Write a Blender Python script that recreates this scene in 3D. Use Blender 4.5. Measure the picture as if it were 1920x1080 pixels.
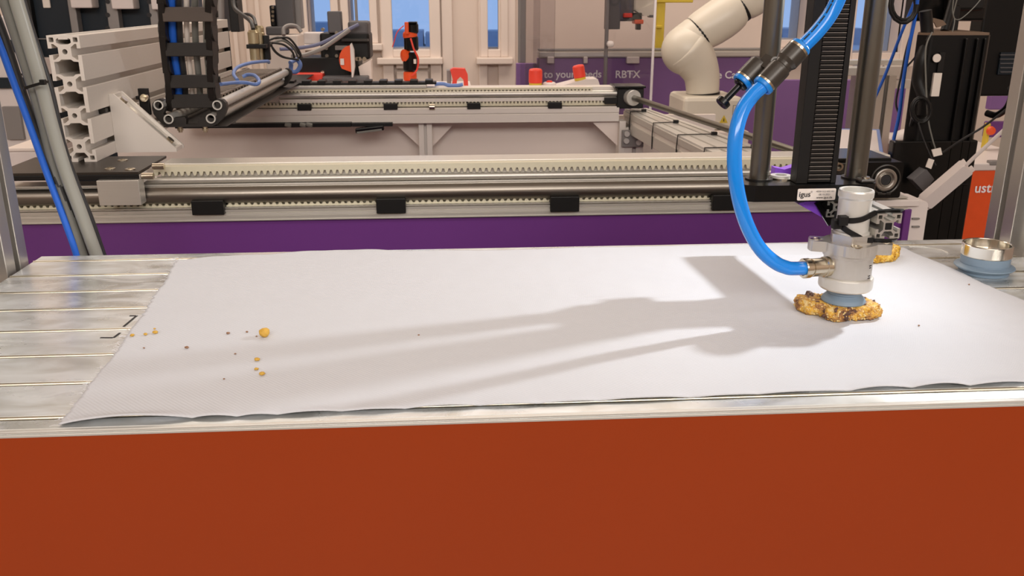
import bpy, bmesh, math, random
from mathutils import Vector, Matrix, noise
from mathutils.geometry import tessellate_polygon

# ------------------------------------------------------------------ clear
for o in list(bpy.data.objects):
    bpy.data.objects.remove(o)
scene = bpy.context.scene
COL = scene.collection
random.seed(7)

# ------------------------------------------------------------------ camera
FPX = 1670.0                      # focal length in pixels of a 1920x1080 frame
CAM_H = 0.25                      # lens height above the table top (z = 0)
PITCH = math.atan((540 + 8) / FPX)
YAW = math.atan((960 - 838) / FPX * math.cos(PITCH))
CF = Vector((math.sin(YAW) * math.cos(PITCH), math.cos(YAW) * math.cos(PITCH), -math.sin(PITCH)))
CR = Vector((math.cos(YAW), -math.sin(YAW), 0))
CU = CR.cross(CF)
CC = Vector((0, 0, CAM_H))
cd = bpy.data.cameras.new('camera')
cam = bpy.data.objects.new('camera', cd)
COL.objects.link(cam)
cd.sensor_width = 36
cd.lens = FPX / 1920 * 36
cd.clip_start = 0.02
cd.clip_end = 200
cam.matrix_world = Matrix.Translation(CC) @ Matrix((CR, CU, -CF)).transposed().to_4x4()
cd.dof.use_dof = True
cd.dof.focus_distance = 0.78
cd.dof.aperture_fstop = 34
scene.camera = cam

def ray(x, y):
    return CF + CR * ((x - 960) / FPX) + CU * ((540 - y) / FPX)
def PZ(x, y, z=0.0):              # survey: where the sight line meets a height
    d = ray(x, y)
    return CC + d * ((z - CAM_H) / d.z)
def PY(x, y, Y):                  # survey: where the sight line meets a depth
    d = ray(x, y)
    return CC + d * (Y / d.y)

# ------------------------------------------------------------------ world, lights, exposure
w = bpy.data.worlds.new('dusk_sky')
scene.world = w
w.use_nodes = True
bg = w.node_tree.nodes['Background']
bg.inputs[0].default_value = (0.31, 0.47, 0.80, 1)
bg.inputs[1].default_value = 1.0

def area(name, loc, size, energy, col, target):
    l = bpy.data.lights.new(name, 'AREA')
    l.shape = 'RECTANGLE'
    l.size, l.size_y = size
    l.energy = energy
    l.color = col
    o = bpy.data.objects.new(name, l)
    COL.objects.link(o)
    o.location = loc
    o.rotation_euler = (Vector(target) - Vector(loc)).to_track_quat('-Z', 'Y').to_euler()
    return o
area('ceiling_light_panel', (0.0, -0.5, 2.15), (3.2, 0.9), 12, (1.0, 0.92, 0.85), (0.0, 2.8, 0.3))
area('ceiling_light_panel', (-0.2, 3.0, 2.15), (3.6, 1.4), 60, (1.0, 0.87, 0.75), (-0.2, 3.1, 0))
area('hall_fill_light', (0.2, -2.7, 1.75), (4.4, 0.8), 95, (1.0, 0.94, 0.88), (0.1, 1.6, 0.0))  # unseen fill panel added to brighten faces turned to the camera
# small cool lamp fixed inside the enclosure at the right post, above the frame
sp = bpy.data.lights.new('enclosure_lamp', 'SPOT')
sp.energy = 9.6
sp.color = (0.96, 0.98, 1.0)
sp.shadow_soft_size = 0.010
sp.spot_size = math.radians(104)
sp.spot_blend = 1.0
spo = bpy.data.objects.new('enclosure_lamp', sp)
COL.objects.link(spo)
spo.location = (0.584, 0.812, 0.328)
spo.rotation_euler = (Vector((-0.22, 0.65, 0)) - spo.location).to_track_quat('-Z', 'Y').to_euler()

vs = scene.view_settings
vs.view_transform = 'Standard'
vs.look = 'None'
vs.gamma = 1
vs.use_curve_mapping = False
vs.exposure = 0.1

# ------------------------------------------------------------------ materials
def lin(c):
    r = []
    for v in c[:3]:
        v /= 255.0
        r.append(v / 12.92 if v <= 0.04045 else ((v + 0.055) / 1.055) ** 2.4)
    return tuple(r)
MATS = {}
def mat(name, col, rough=0.5, metal=0.0, var=0.12, scale=30.0, stretch=(1, 1, 1), bump=0.0,
        bscale=200.0, rvar=0.0, emit=0.0, trans=0.0, coat=0.0, spec=0.5):
    m = bpy.data.materials.new(name)
    m.use_nodes = True
    nt = m.node_tree
    b = nt.nodes['Principled BSDF']
    c = lin(col)
    tc = nt.nodes.new('ShaderNodeTexCoord')
    mp = nt.nodes.new('ShaderNodeMapping')
    mp.inputs['Scale'].default_value = stretch
    nt.links.new(tc.outputs['Object'], mp.inputs['Vector'])
    n = nt.nodes.new('ShaderNodeTexNoise')
    n.inputs['Scale'].default_value = scale
    n.inputs['Detail'].default_value = 5
    nt.links.new(mp.outputs[0], n.inputs['Vector'])
    mx = nt.nodes.new('ShaderNodeMix')
    mx.data_type = 'RGBA'
    mx.inputs[6].default_value = (*[v * (1 - var) for v in c], 1)
    mx.inputs[7].default_value = (*[min(1, v * (1 + var)) for v in c], 1)
    nt.links.new(n.outputs['Fac'], mx.inputs[0])
    nt.links.new(mx.outputs[2], b.inputs['Base Color'])
    b.inputs['Roughness'].default_value = rough
    b.inputs['Metallic'].default_value = metal
    b.inputs['Specular IOR Level'].default_value = spec
    if rvar:
        mr = nt.nodes.new('ShaderNodeMapRange')
        mr.inputs['From Min'].default_value = 0.3
        mr.inputs['From Max'].default_value = 0.7
        mr.inputs['To Min'].default_value = max(0.02, rough - rvar)
        mr.inputs['To Max'].default_value = min(1, rough + rvar)
        nt.links.new(n.outputs['Fac'], mr.inputs[0])
        nt.links.new(mr.outputs[0], b.inputs['Roughness'])
    if bump:
        n2 = nt.nodes.new('ShaderNodeTexNoise')
        n2.inputs['Scale'].default_value = bscale
        n2.inputs['Detail'].default_value = 3
        nt.links.new(mp.outputs[0], n2.inputs['Vector'])
        bp = nt.nodes.new('ShaderNodeBump')
        bp.inputs['Strength'].default_value = bump
        bp.inputs['Distance'].default_value = 0.001
        nt.links.new(n2.outputs['Fac'], bp.inputs['Height'])
        nt.links.new(bp.outputs[0], b.inputs['Normal'])
    if emit:
        b.inputs['Emission Color'].default_value = (*c, 1)
        b.inputs['Emission Strength'].default_value = emit
    if trans:
        b.inputs['Transmission Weight'].default_value = trans
    if coat:
        b.inputs['Coat Weight'].default_value = coat
        b.inputs['Coat Roughness'].default_value = 0.05
    MATS[name] = m
    return m

mat('alu', (205, 202, 196), 0.36, 0.85, 0.06, 40, (1, 60, 60))
mat('alu_x', (206, 202, 194), 0.40, 0.65, 0.06, 12, (1, 60, 60))
mat('alu_matte', (226, 219, 211), 0.45, 0.2, 0.05, 30, (60, 1, 60))
mat('alu_cast', (206, 203, 197), 0.33, 0.75, 0.05, 150, bump=0.06, bscale=900)
mat('alu_white', (214, 212, 206), 0.32, 0.35, 0.04, 60)
mat('nickel', (205, 195, 175), 0.2, 1.0, 0.05, 50)
mat('steel_rod', (112, 109, 101), 0.32, 0.95, 0.04, 60)
mat('steel_tube', (142, 135, 126), 0.34, 0.9, 0.10, 12, (1, 30, 30), rvar=0.05)
mat('black_plastic', (14, 13, 13), 0.45, 0, 0.15, 80, spec=0.35)
mat('black_gloss', (9, 9, 9), 0.25, 0, 0.1, 40, spec=0.35)
mat('black_anod', (24, 22, 21), 0.38, 0.3, 0.12, 60)
mat('chain_black', (30, 25, 22), 0.5, 0, 0.2, 60)
mat('slat_brown', (112, 99, 88), 0.5, 0, 0.15, 60)
mat('bar_brown', (78, 67, 60), 0.5, 0, 0.1, 60)
mat('plate_steel', (66, 61, 56), 0.4, 0.7, 0.12, 40)
mat('bearing_steel', (176, 172, 166), 0.28, 0.9, 0.05, 40)
mat('chrome', (228, 224, 214), 0.16, 1.0, 0.03, 40)
mat('dark_steel', (74, 72, 70), 0.33, 0.8, 0.15, 60)
mat('fitting_black', (62, 57, 52), 0.3, 0.2, 0.12, 150)
mat('rib_edge', (150, 144, 138), 0.3, 0.5, 0.1, 60)
mat('rubber', (122, 143, 162), 0.45, 0, 0.06, 60)
mat('hose_blue', (14, 138, 240), 0.16, 0, 0.05, 50, coat=0.3)
mat('collet_blue', (10, 130, 220), 0.35, 0, 0.05, 50)
mat('cable_blue', (44, 108, 220), 0.35, 0, 0.08, 50)
mat('violet_grey', (108, 112, 142), 0.5, 0, 0.08, 50)
mat('wire_blue', (110, 140, 205), 0.4, 0, 0.08, 50)
mat('tube_grey', (122, 122, 116), 0.35, 0, 0.06, 40)
mat('tube_grey_light', (156, 156, 148), 0.35, 0, 0.05, 40)
mat('tube_dark', (48, 48, 49), 0.45, 0, 0.1, 40)
mat('belt_cream', (214, 208, 184), 0.55, 0, 0.05, 60)
mat('orange_panel', (154, 58, 14), 0.16, 0, 0.05, 6, coat=0.25)
mat('orange', (232, 84, 30), 0.4, 0, 0.08, 40)
mat('red', (238, 70, 52), 0.4, 0, 0.06, 40)
mat('yellow', (218, 190, 58), 0.45, 0, 0.06, 40)
mat('purple_panel', (106, 56, 126), 0.28, 0, 0.06, 4)
mat('purple_banner', (134, 96, 156), 0.4, 0, 0.05, 4)
mat('purple_plastic', (146, 84, 222), 0.35, 0, 0.05, 40)
mat('wall_white', (222, 206, 194), 0.7, 0, 0.03, 3)
mat('panel_white', (232, 219, 210), 0.6, 0, 0.03, 3)
mat('frame_white', (228, 214, 204), 0.5, 0, 0.03, 5)
mat('ceiling_white', (225, 218, 210), 0.8, 0, 0.03, 3)
mat('floor_grey', (120, 112, 106), 0.55, 0, 0.15, 6)
mat('robot_white', (226, 218, 202), 0.35, 0, 0.03, 10)
mat('plastic_white', (222, 212, 208), 0.45, 0, 0.03, 30)
mat('navy', (18, 30, 40), 0.45, 0, 0.1, 10, spec=0.35)
mat('grey_post', (140, 136, 134), 0.45, 0.3, 0.06, 20)
mat('grey_machine', (92, 90, 92), 0.5, 0.1, 0.1, 20)
mat('brass', (200, 188, 156), 0.3, 0.9, 0.06, 50)
mat('paper', (232, 222, 212), 0.7, 0, 0.03, 30)
mat('ink', (40, 38, 40), 0.7, 0, 0.05, 30)
mat('lettering', (252, 248, 254), 0.6, 0, 0.02, 30)
mat('tower_black', (9, 8, 8), 0.42, 0, 0.2, 8, spec=0.25)
mat('tower_top', (120, 98, 80), 0.45, 0, 0.2, 12)
mat('led_red', (255, 40, 50), 0.4, 0, 0.02, 5, emit=1.2)
mat('glint_glow', (255, 252, 244), 0.4, 0, 0.01, 5, emit=1.5)  # glow that stands in for a bright reflected spot
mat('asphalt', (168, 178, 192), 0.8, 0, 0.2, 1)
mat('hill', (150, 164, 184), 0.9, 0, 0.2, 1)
mat('thread', (232, 231, 236), 0.8, 0, 0.03, 100)
mat('chocolate', (96, 66, 54), 0.5, 0, 0.2, 300)
mat('oat', (228, 204, 142), 0.6, 0, 0.18, 300)
mat('oat_dark', (190, 140, 62), 0.5, 0, 0.2, 300)
mat('crumb', (214, 170, 70), 0.6, 0, 0.25, 400, bump=0.4, bscale=900)
mat('crumb_brown', (150, 112, 84), 0.6, 0, 0.2, 400)

# table planks: brushed, smudged and scratched aluminium
mat('bead_alu', (240, 232, 212), 0.30, 1.0, 0.03, 40)  # bright metal for the beads that catch highlights at the slots
m = mat('plank_alu', (226, 230, 231), 0.30, 0.48, 0.14, 9, (1, 1.6, 1), rvar=0.16)
nt = m.node_tree
b = nt.nodes['Principled BSDF']
tc = nt.nodes.new('ShaderNodeTexCoord')
mp = nt.nodes.new('ShaderNodeMapping'); mp.inputs['Scale'].default_value = (3, 160, 160)
n = nt.nodes.new('ShaderNodeTexNoise'); n.inputs['Scale'].default_value = 9; n.inputs['Detail'].default_value = 6
bp = nt.nodes.new('ShaderNodeBump'); bp.inputs['Strength'].default_value = 0.05; bp.inputs['Distance'].default_value = 0.0006
nt.links.new(tc.outputs['Object'], mp.inputs[0]); nt.links.new(mp.outputs[0], n.inputs['Vector'])
nt.links.new(n.outputs['Fac'], bp.inputs['Height']); nt.links.new(bp.outputs[0], b.inputs['Normal'])

mp2 = nt.nodes.new('ShaderNodeMapping'); mp2.inputs['Scale'].default_value = (1.0, 2.2, 1)
n2 = nt.nodes.new('ShaderNodeTexNoise'); n2.inputs['Scale'].default_value = 16; n2.inputs['Detail'].default_value = 7; n2.inputs['Distortion'].default_value = 1.1
r2 = nt.nodes.new('ShaderNodeValToRGB')
r2.color_ramp.elements[0].position = 0.36; r2.color_ramp.elements[0].color = (*lin((210, 212, 209)), 1)
r2.color_ramp.elements[1].position = 0.62; r2.color_ramp.elements[1].color = (*lin((234, 239, 242)), 1)
m2 = nt.nodes.new('ShaderNodeMapRange'); m2.inputs['From Min'].default_value = 0.36; m2.inputs['From Max'].default_value = 0.62
m2.inputs['To Min'].default_value = 0.78; m2.inputs['To Max'].default_value = 0.50
nt.links.new(tc.outputs['Object'], mp2.inputs[0]); nt.links.new(mp2.outputs[0], n2.inputs['Vector'])
nt.links.new(n2.outputs['Fac'], r2.inputs[0]); nt.links.new(r2.outputs[0], b.inputs['Base Color'])
nt.links.new(n2.outputs['Fac'], m2.inputs[0]); nt.links.new(m2.outputs[0], b.inputs['Metallic'])

# cloth: white twill weave
m = mat('cloth_white', (209, 212, 219), 0.85, 0, 0.015, 14)
nt = m.node_tree
b = nt.nodes['Principled BSDF']
tc = nt.nodes.new('ShaderNodeTexCoord')
w1 = nt.nodes.new('ShaderNodeTexWave'); w1.wave_type = 'BANDS'; w1.bands_direction = 'DIAGONAL'
w1.inputs['Scale'].default_value = 190; w1.inputs['Distortion'].default_value = 1.2; w1.inputs['Detail'].default_value = 2
n = nt.nodes.new('ShaderNodeTexNoise'); n.inputs['Scale'].default_value = 900
ad = nt.nodes.new('ShaderNodeMath'); ad.operation = 'ADD'
bp = nt.nodes.new('ShaderNodeBump'); bp.inputs['Strength'].default_value = 0.22; bp.inputs['Distance'].default_value = 0.0006
nt.links.new(tc.outputs['Object'], w1.inputs['Vector']); nt.links.new(tc.outputs['Object'], n.inputs['Vector'])
nt.links.new(w1.outputs['Fac'], ad.inputs[0]); nt.links.new(n.outputs['Fac'], ad.inputs[1])
nt.links.new(ad.outputs[0], bp.inputs['Height']); nt.links.new(bp.outputs[0], b.inputs['Normal'])

# biscuit: toasted flakes with brown patches
def biscuit_mat(name, stops, scale):
    m = mat(name, (200, 160, 80), 0.55, 0, 0.1, 60, bump=0.9, bscale=420)
    nt = m.node_tree
    b = nt.nodes['Principled BSDF']
    tc = nt.nodes.new('ShaderNodeTexCoord')
    n = nt.nodes.new('ShaderNodeTexNoise'); n.inputs['Scale'].default_value = scale; n.inputs['Detail'].default_value = 4
    n.inputs['Roughness'].default_value = 0.62
    cr = nt.nodes.new('ShaderNodeValToRGB')
    el = cr.color_ramp.elements
    while len(el) < len(stops):
        el.new(0.5)
    for e, (p, c) in zip(el, stops):
        e.position = p; e.color = (*lin(c), 1)
    nt.links.new(tc.outputs['Object'], n.inputs['Vector'])
    nt.links.new(n.outputs['Fac'], cr.inputs[0])
    nt.links.new(cr.outputs[0], b.inputs['Base Color'])
biscuit_mat('biscuit', [(0.38, (84, 56, 46)), (0.45, (150, 104, 60)), (0.51, (200, 154, 88)), (0.57, (222, 172, 52)), (0.66, (232, 206, 146))], 85)
biscuit_mat('biscuit_yellow', [(0.33, (150, 96, 20)), (0.45, (214, 164, 50)), (0.55, (232, 186, 70)), (0.68, (244, 214, 120))], 170)

def glass_mat(name, tint, fac):
    m = bpy.data.materials.new(name)
    m.use_nodes = True
    nt = m.node_tree
    nt.nodes.remove(nt.nodes['Principled BSDF'])
    out = nt.nodes['Material Output']
    t = nt.nodes.new('ShaderNodeBsdfTransparent'); t.inputs[0].default_value = (*tint, 1)
    g = nt.nodes.new('ShaderNodeBsdfGlossy'); g.inputs['Roughness'].default_value = 0.03
    fr = nt.nodes.new('ShaderNodeFresnel'); fr.inputs['IOR'].default_value = 1.45
    mu = nt.nodes.new('ShaderNodeMath'); mu.operation = 'MULTIPLY'; mu.inputs[1].default_value = fac
    mx = nt.nodes.new('ShaderNodeMixShader')
    nt.links.new(fr.outputs[0], mu.inputs[0]); nt.links.new(mu.outputs[0], mx.inputs[0])
    nt.links.new(t.outputs[0], mx.inputs[1]); nt.links.new(g.outputs[0], mx.inputs[2])
    nt.links.new(mx.outputs[0], out.inputs[0])
    MATS[name] = m
glass_mat('window_glass', (0.94, 0.96, 0.98), 1.0)
glass_mat('acrylic', (0.90, 0.89, 0.90), 1.0)

# ------------------------------------------------------------------ mesh helpers
class MB:
    def __init__(s):
        s.v, s.f, s.s = [], [], []
    def add(s, vs, fs, smooth=False):
        k = len(s.v)
        s.v += [Vector(p) for p in vs]
        for f in fs:
            s.f.append([i + k for i in f]); s.s.append(smooth)
        return s
    def box(s, a, b):
        x0, y0, z0 = a; x1, y1, z1 = b
        if x0 > x1: x0, x1 = x1, x0
        if y0 > y1: y0, y1 = y1, y0
        if z0 > z1: z0, z1 = z1, z0
        return s.add([(x0, y0, z0), (x1, y0, z0), (x1, y1, z0), (x0, y1, z0), (x0, y0, z1), (x1, y0, z1), (x1, y1, z1), (x0, y1, z1)],
                     [(0, 3, 2, 1), (4, 5, 6, 7), (0, 1, 5, 4), (1, 2, 6, 5), (2, 3, 7, 6), (3, 0, 4, 7)])
    def bar(s, p0, p1, wx, wz, up=(0, 0, 1)):       # rectangular bar from p0 to p1
        p0, p1 = Vector(p0), Vector(p1)
        d = (p1 - p0).normalized(); u = Vector(up)
        a = d.cross(u).normalized(); u = a.cross(d).normalized()
        a *= wx / 2; u = u * wz / 2
        q = [p - a * i + u * j for p in (p0, p1) for i, j in ((1, -1), (-1, -1), (-1, 1), (1, 1))]
        return s.add(q, [(3, 2, 1, 0), (4, 5, 6, 7), (0, 1, 5, 4), (1, 2, 6, 5), (2, 3, 7, 6), (3, 0, 4, 7)])
    def cyl(s, p0, p1, r0, r1=None, n=24, cap=True):
        p0, p1 = Vector(p0), Vector(p1)
        if r1 is None: r1 = r0
        d = (p1 - p0).normalized()
        a = d.orthogonal().normalized(); c = d.cross(a)
        ring = [a * math.cos(2 * math.pi * i / n) + c * math.sin(2 * math.pi * i / n) for i in range(n)]
        A = [p0 + r * r0 for r in ring]; B = [p1 + r * r1 for r in ring]
        s.add(A + B, [(i, (i + 1) % n, n + (i + 1) % n, n + i) for i in range(n)], True)
        if cap:
            s.add(A, [list(range(n))[::-1]]); s.add(B, [list(range(n))])
        return s
    def pipe(s, p0, p1, ro, ri, n=24):               # open tube with wall
        p0, p1 = Vector(p0), Vector(p1)
        d = (p1 - p0).normalized()
        a = d.orthogonal().normalized(); c = d.cross(a)
        ring = [a * math.cos(2 * math.pi * i / n) + c * math.sin(2 * math.pi * i / n) for i in range(n)]
        A = [p0 + r * ro for r in ring]; B = [p1 + r * ro for r in ring]
        D = [p0 + r * ri for r in ring]; E = [p1 + r * ri for r in ring]
        s.add(A + B, [(i, (i + 1) % n, n + (i + 1) % n, n + i) for i in range(n)], True)
        s.add(D + E, [(n + i, n + (i + 1) % n, (i + 1) % n, i) for i in range(n)], True)
        s.add(A + D, [(n + i, n + (i + 1) % n, (i + 1) % n, i) for i in range(n)])
        s.add(B + E, [(i, (i + 1) % n, n + (i + 1) % n, n + i) for i in range(n)])
        return s
    def tube(s, pts, r, n=12, closed=False, cap=True):
        pts = [Vector(p) for p in pts]
        N = len(pts)
        rs = r if isinstance(r, (list, tuple)) else [r] * N
        prev = None; rings = []
        for i, p in enumerate(pts):
            if closed: t = pts[(i + 1) % N] - pts[i - 1]
            else: t = pts[min(i + 1, N - 1)] - pts[max(i - 1, 0)]
            t.normalize()
            a = t.orthogonal().normalized() if prev is None else (prev - t * prev.dot(t)).normalized()
            prev = a; c = t.cross(a)
            rings.append([p + (a * math.cos(2 * math.pi * k / n) + c * math.sin(2 * math.pi * k / n)) * rs[i] for k in range(n)])
        vs = [q for R in rings for q in R]
        M = N if closed else N - 1
        fs = [(i * n + k, i * n + (k + 1) % n, ((i + 1) % N) * n + (k + 1) % n, ((i + 1) % N) * n + k) for i in range(M) for k in range(n)]
        s.add(vs, fs, True)
        if cap and not closed:
            s.add(rings[0], [list(range(n))[::-1]]); s.add(rings[-1], [list(range(n))])
        return s
    def band(s, pts, wd, th, ups):                   # flat strap swept along pts, width along ups
        pts = [Vector(p) for p in pts]; N = len(pts); vs = []
        for i, p in enumerate(pts):
            t = (pts[min(i + 1, N - 1)] - pts[max(i - 1, 0)]).normalized()
            u = Vector(ups[i] if isinstance(ups, list) else ups)
            u = (u - t * u.dot(t)).normalized(); c = t.cross(u)
            vs += [p + u * wd / 2 + c * th / 2, p - u * wd / 2 + c * th / 2, p - u * wd / 2 - c * th / 2, p + u * wd / 2 - c * th / 2]
        fs = [(i * 4 + k, i * 4 + (k + 1) % 4, i * 4 + 4 + (k + 1) % 4, i * 4 + 4 + k) for i in range(N - 1) for k in range(4)]
        fs += [(3, 2, 1, 0), tuple(range(4 * N - 4, 4 * N))]
        return s.add(vs, fs)
    def lathe(s, c, prof, n=40, axis=(0, 0, 1)):     # prof: (radius, height) pairs; repeated point = crease
        c = Vector(c); ax = Vector(axis).normalized()
        a = ax.orthogonal().normalized(); b = ax.cross(a)
        ring = [a * math.cos(2 * math.pi * i / n) + b * math.sin(2 * math.pi * i / n) for i in range(n)]
        for (r0, h0), (r1, h1) in zip(prof, prof[1:]):
            if (r0, h0) == (r1, h1): continue
            s.add([c + q * r0 + ax * h0 for q in ring] + [c + q * r1 + ax * h1 for q in ring],
                  [(i, (i + 1) % n, n + (i + 1) % n, n + i) for i in range(n)], True)
        return s
    def prism(s, loops, o, u, v, wv):                # outline (with holes) extruded along wv
        o, u, v, wv = Vector(o), Vector(u), Vector(v), Vector(wv)
        if not isinstance(loops[0][0], (list, tuple)): loops = [loops]
        P = [[Vector((x, y, 0)) for x, y in L] for L in loops]
        tris = tessellate_polygon(P)
        flat = [q for L in P for q in L]
        A = [o + u * q.x + v * q.y for q in flat]; B = [q + wv for q in A]
        s.add(A, [t[::-1] for t in tris]); s.add(B, list(tris))
        k = 0
        for L in P:
            n = len(L)
            s.add(A[k:k + n] + B[k:k + n], [(i, (i + 1) % n, n + (i + 1) % n, n + i) for i in range(n)])
            k += n
        return s
    def ball(s, c, r, n=12, m=8, sc=(1, 1, 1)):
        c = Vector(c); vs = []
        for j in range(m + 1):
            th = math.pi * j / m
            for i in range(n):
                ph = 2 * math.pi * i / n
                vs.append(c + Vector((r * sc[0] * math.sin(th) * math.cos(ph), r * sc[1] * math.sin(th) * math.sin(ph), r * sc[2] * math.cos(th))))
        return s.add(vs, [(j * n + i, (j + 1) * n + i, (j + 1) * n + (i + 1) % n, j * n + (i + 1) % n) for j in range(m) for i in range(n)], True)

ROOT = {}
def build(mb, name, mt, parent=None, bevel=0.0, label=None, origin=None):
    me = bpy.data.meshes.new(name)
    off = Vector(ROOT.get(parent.name, (0, 0, 0))) if parent else Vector(origin or (0, 0, 0))
    me.from_pydata([p - off for p in mb.v], [], mb.f)
    me.polygons.foreach_set('use_smooth', mb.s)
    me.update()
    bm = bmesh.new(); bm.from_mesh(me)
    bmesh.ops.recalc_face_normals(bm, faces=bm.faces)
    bm.to_mesh(me); bm.free()
    me.materials.append(MATS[mt])
    o = bpy.data.objects.new(name, me)
    COL.objects.link(o)
    if parent:
        o.parent = parent
    else:
        o.location = off
    ROOT[o.name] = tuple(off)
    if bevel:
        bv = o.modifiers.new('bevel', 'BEVEL'); bv.width = bevel; bv.segments = 2; bv.limit_method = 'ANGLE'; bv.angle_limit = math.radians(40)
        bv.harden_normals = False
    if label: o['label'] = label
    return o
def tag(o, label, cat, group=None):
    o['label'] = label; o['category'] = cat
    if group: o['group'] = group
    return o
def struct(o):
    o['kind'] = 'structure'
    return o
def thing(name, label, cat, loc, group=None):
    o = bpy.data.objects.new(name, None)
    COL.objects.link(o)
    o.location = loc; o.empty_display_size = 0.02
    ROOT[o.name] = tuple(loc)
    return tag(o, label, cat, group)
def clone(o, delta, parent=None):
    c = o.copy(); COL.objects.link(c)
    c.location = o.location + Vector(delta)
    if parent: c.parent = parent
    ROOT[c.name] = ROOT[o.name]
    return c
def spline(pts, k=8, closed=False):
    pts = [Vector(p) for p in pts]; N = len(pts); out = []
    for i in range(N if closed else N - 1):
        if closed: p0, p1, p2, p3 = pts[i - 1], pts[i], pts[(i + 1) % N], pts[(i + 2) % N]
        else: p0, p1, p2, p3 = pts[max(i - 1, 0)], pts[i], pts[i + 1], pts[min(i + 2, N - 1)]
        for j in range(k):
            t = j / k
            out.append(0.5 * ((2 * p1) + (p2 - p0) * t + (2 * p0 - 5 * p1 + 4 * p2 - p3) * t * t + (3 * p1 - p0 - 3 * p2 + p3) * t ** 3))
    if not closed: out.append(pts[-1])
    return out
def circ(cx, cy, r, n=16):
    return [(cx + r * math.cos(2 * math.pi * i / n), cy + r * math.sin(2 * math.pi * i / n)) for i in range(n)]
def rrect(x0, y0, x1, y1, r, n=4):
    out = []
    for cx, cy, a in ((x1 - r, y0 + r, -90), (x1 - r, y1 - r, 0), (x0 + r, y1 - r, 90), (x0 + r, y0 + r, 180)):
        for i in range(n + 1):
            t = math.radians(a + 90 * i / n)
            out.append((cx + r * math.cos(t), cy + r * math.sin(t)))
    return out
def lettering(body, name, mt, parent, o, u, v, size, depth=0.0005, align='LEFT', bold=0.0):
    cu = bpy.data.curves.new('text', 'FONT')
    cu.body = body; cu.size = 1.0; cu.extrude = 0.0; cu.align_x = align; cu.offset = bold; cu.resolution_u = 3
    to = bpy.data.objects.new('text', cu); COL.objects.link(to)
    bpy.context.view_layer.update()
    me = bpy.data.meshes.new_from_object(to.evaluated_get(bpy.context.evaluated_depsgraph_get()))
    bpy.data.objects.remove(to)
    u, v = Vector(u).normalized(), Vector(v).normalized(); n_ = u.cross(v)
    mb = MB()
    vs = [Vector(o) + u * (p.co.x * size) + v * (p.co.y * size) + n_ * depth for p in me.vertices]
    mb.add(vs, [list(p.vertices) for p in me.polygons])
    bpy.data.meshes.remove(me)
    return build(mb, name, mt, parent)

def tslot(nmod, P, right=True, left=True, top='cap', bottom='open'):
    """outline and holes of a 1 x nmod T-slot extrusion, module P (metres), lower left corner at 0,0"""
    k = P / 40.0
    g, lip, iw, dp = 4.1 * k, 4.6 * k, 9.6 * k, 12.0 * k
    H = nmod * P
    out = []
    def slot(c, ax):                                 # points walking along +axis past a slot at c
        return [(c - g, 0), (c - g, lip), (c - iw, lip), (c - iw, lip + 2.2 * k), (c - 5.5 * k, dp), (c + 5.5 * k, dp), (c + iw, lip + 2.2 * k), (c + iw, lip), (c + g, lip), (c + g, 0)]
    out.append((0, 0))
    if bottom == 'open': out += [(a, d) for a, d in slot(P / 2, 0)]
    out.append((P, 0))
    if right:
        for i in range(nmod): out += [(P - d, a) for a, d in slot(P * (i + .5), 1)]
    out.append((P, H))
    if top == 'open': out += [(P - a, H - d) for a, d in slot(P / 2, 0)]
    out.append((0, H))
    if left:
        for i in range(nmod)[::-1]: out += [(d, P * (i + .5) + (P * (i + .5) - a)) for a, d in slot(P * (i + .5), 1)]
    holes = []
    for i in range(nmod): holes.append(circ(P / 2, P * (i + .5), 3.3 * k, 14))
    for i in range(1, nmod):
        c = P * i
        holes.append([(5 * k, c - 7.5 * k), (11 * k, c - 8 * k), (14 * k, c - 10.5 * k), (26 * k, c - 10.5 * k), (29 * k, c - 8 * k), (35 * k, c - 7.5 * k),
                      (35 * k, c + 7.5 * k), (29 * k, c + 8 * k), (26 * k, c + 10.5 * k), (14 * k, c + 10.5 * k), (11 * k, c + 8 * k), (5 * k, c + 7.5 * k)])
    sq = lambda x, y: rrect((x - 2.9) * k, (y - 2.9) * k, (x + 2.9) * k, (y + 2.9) * k, 0.8 * k, 2)
    hh = nmod * 40
    holes += [sq(5.3, hh - 5.3), sq(34.7, hh - 5.3), sq(5.3, 5.3), sq(34.7, 5.3)]
    if top == 'cap':
        holes.append([(11 * k, H - 9 * k), (15 * k, H - 11 * k), (25 * k, H - 11 * k), (29 * k, H - 9 * k), (29 * k, H - 5 * k), (26 * k, H - 3 * k), (26 * k, H - 5 * k), (14 * k, H - 5 * k), (14 * k, H - 3 * k), (11 * k, H - 5 * k)])
    return [out] + holes
# ================================================================== the room
FLOOR = -0.90; CEIL = 2.2
X0, X1, Y0, Y1 = -2.6, 3.3, -3.0, 4.3
struct(build(MB().box((X0, Y0, FLOOR - .1), (X1, Y1, FLOOR)), 'floor', 'floor_grey'))
struct(build(MB().box((X0, Y0, CEIL), (X1, Y1, CEIL + .1)), 'ceiling', 'ceiling_white'))
struct(build(MB().box((X0 - .1, Y0, FLOOR), (X0, Y1, CEIL)), 'wall_left', 'wall_white'))
struct(build(MB().box((X1, Y0, FLOOR), (X1 + .1, Y1, CEIL)), 'wall_right', 'wall_white'))
struct(build(MB().box((X0, Y0 - .1, FLOOR), (X1, Y0, CEIL)), 'wall_front', 'wall_white'))
wins = [(578, 622, 66), (655, 694, 66), (728, 806, 92), (914, 938, 92), (1452, 1512, 74), (1600, 1690, 98)]
mb = MB(); xs = X0; WT = 0.22
ops = []
for a, b_, yb in wins:
    xa, xb = PY(a, 40, Y1).x, PY(b_, 40, Y1).x
    zb = PY((a + b_) / 2, yb, Y1).z
    ops.append((xa, xb, zb, 1.5))
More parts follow.
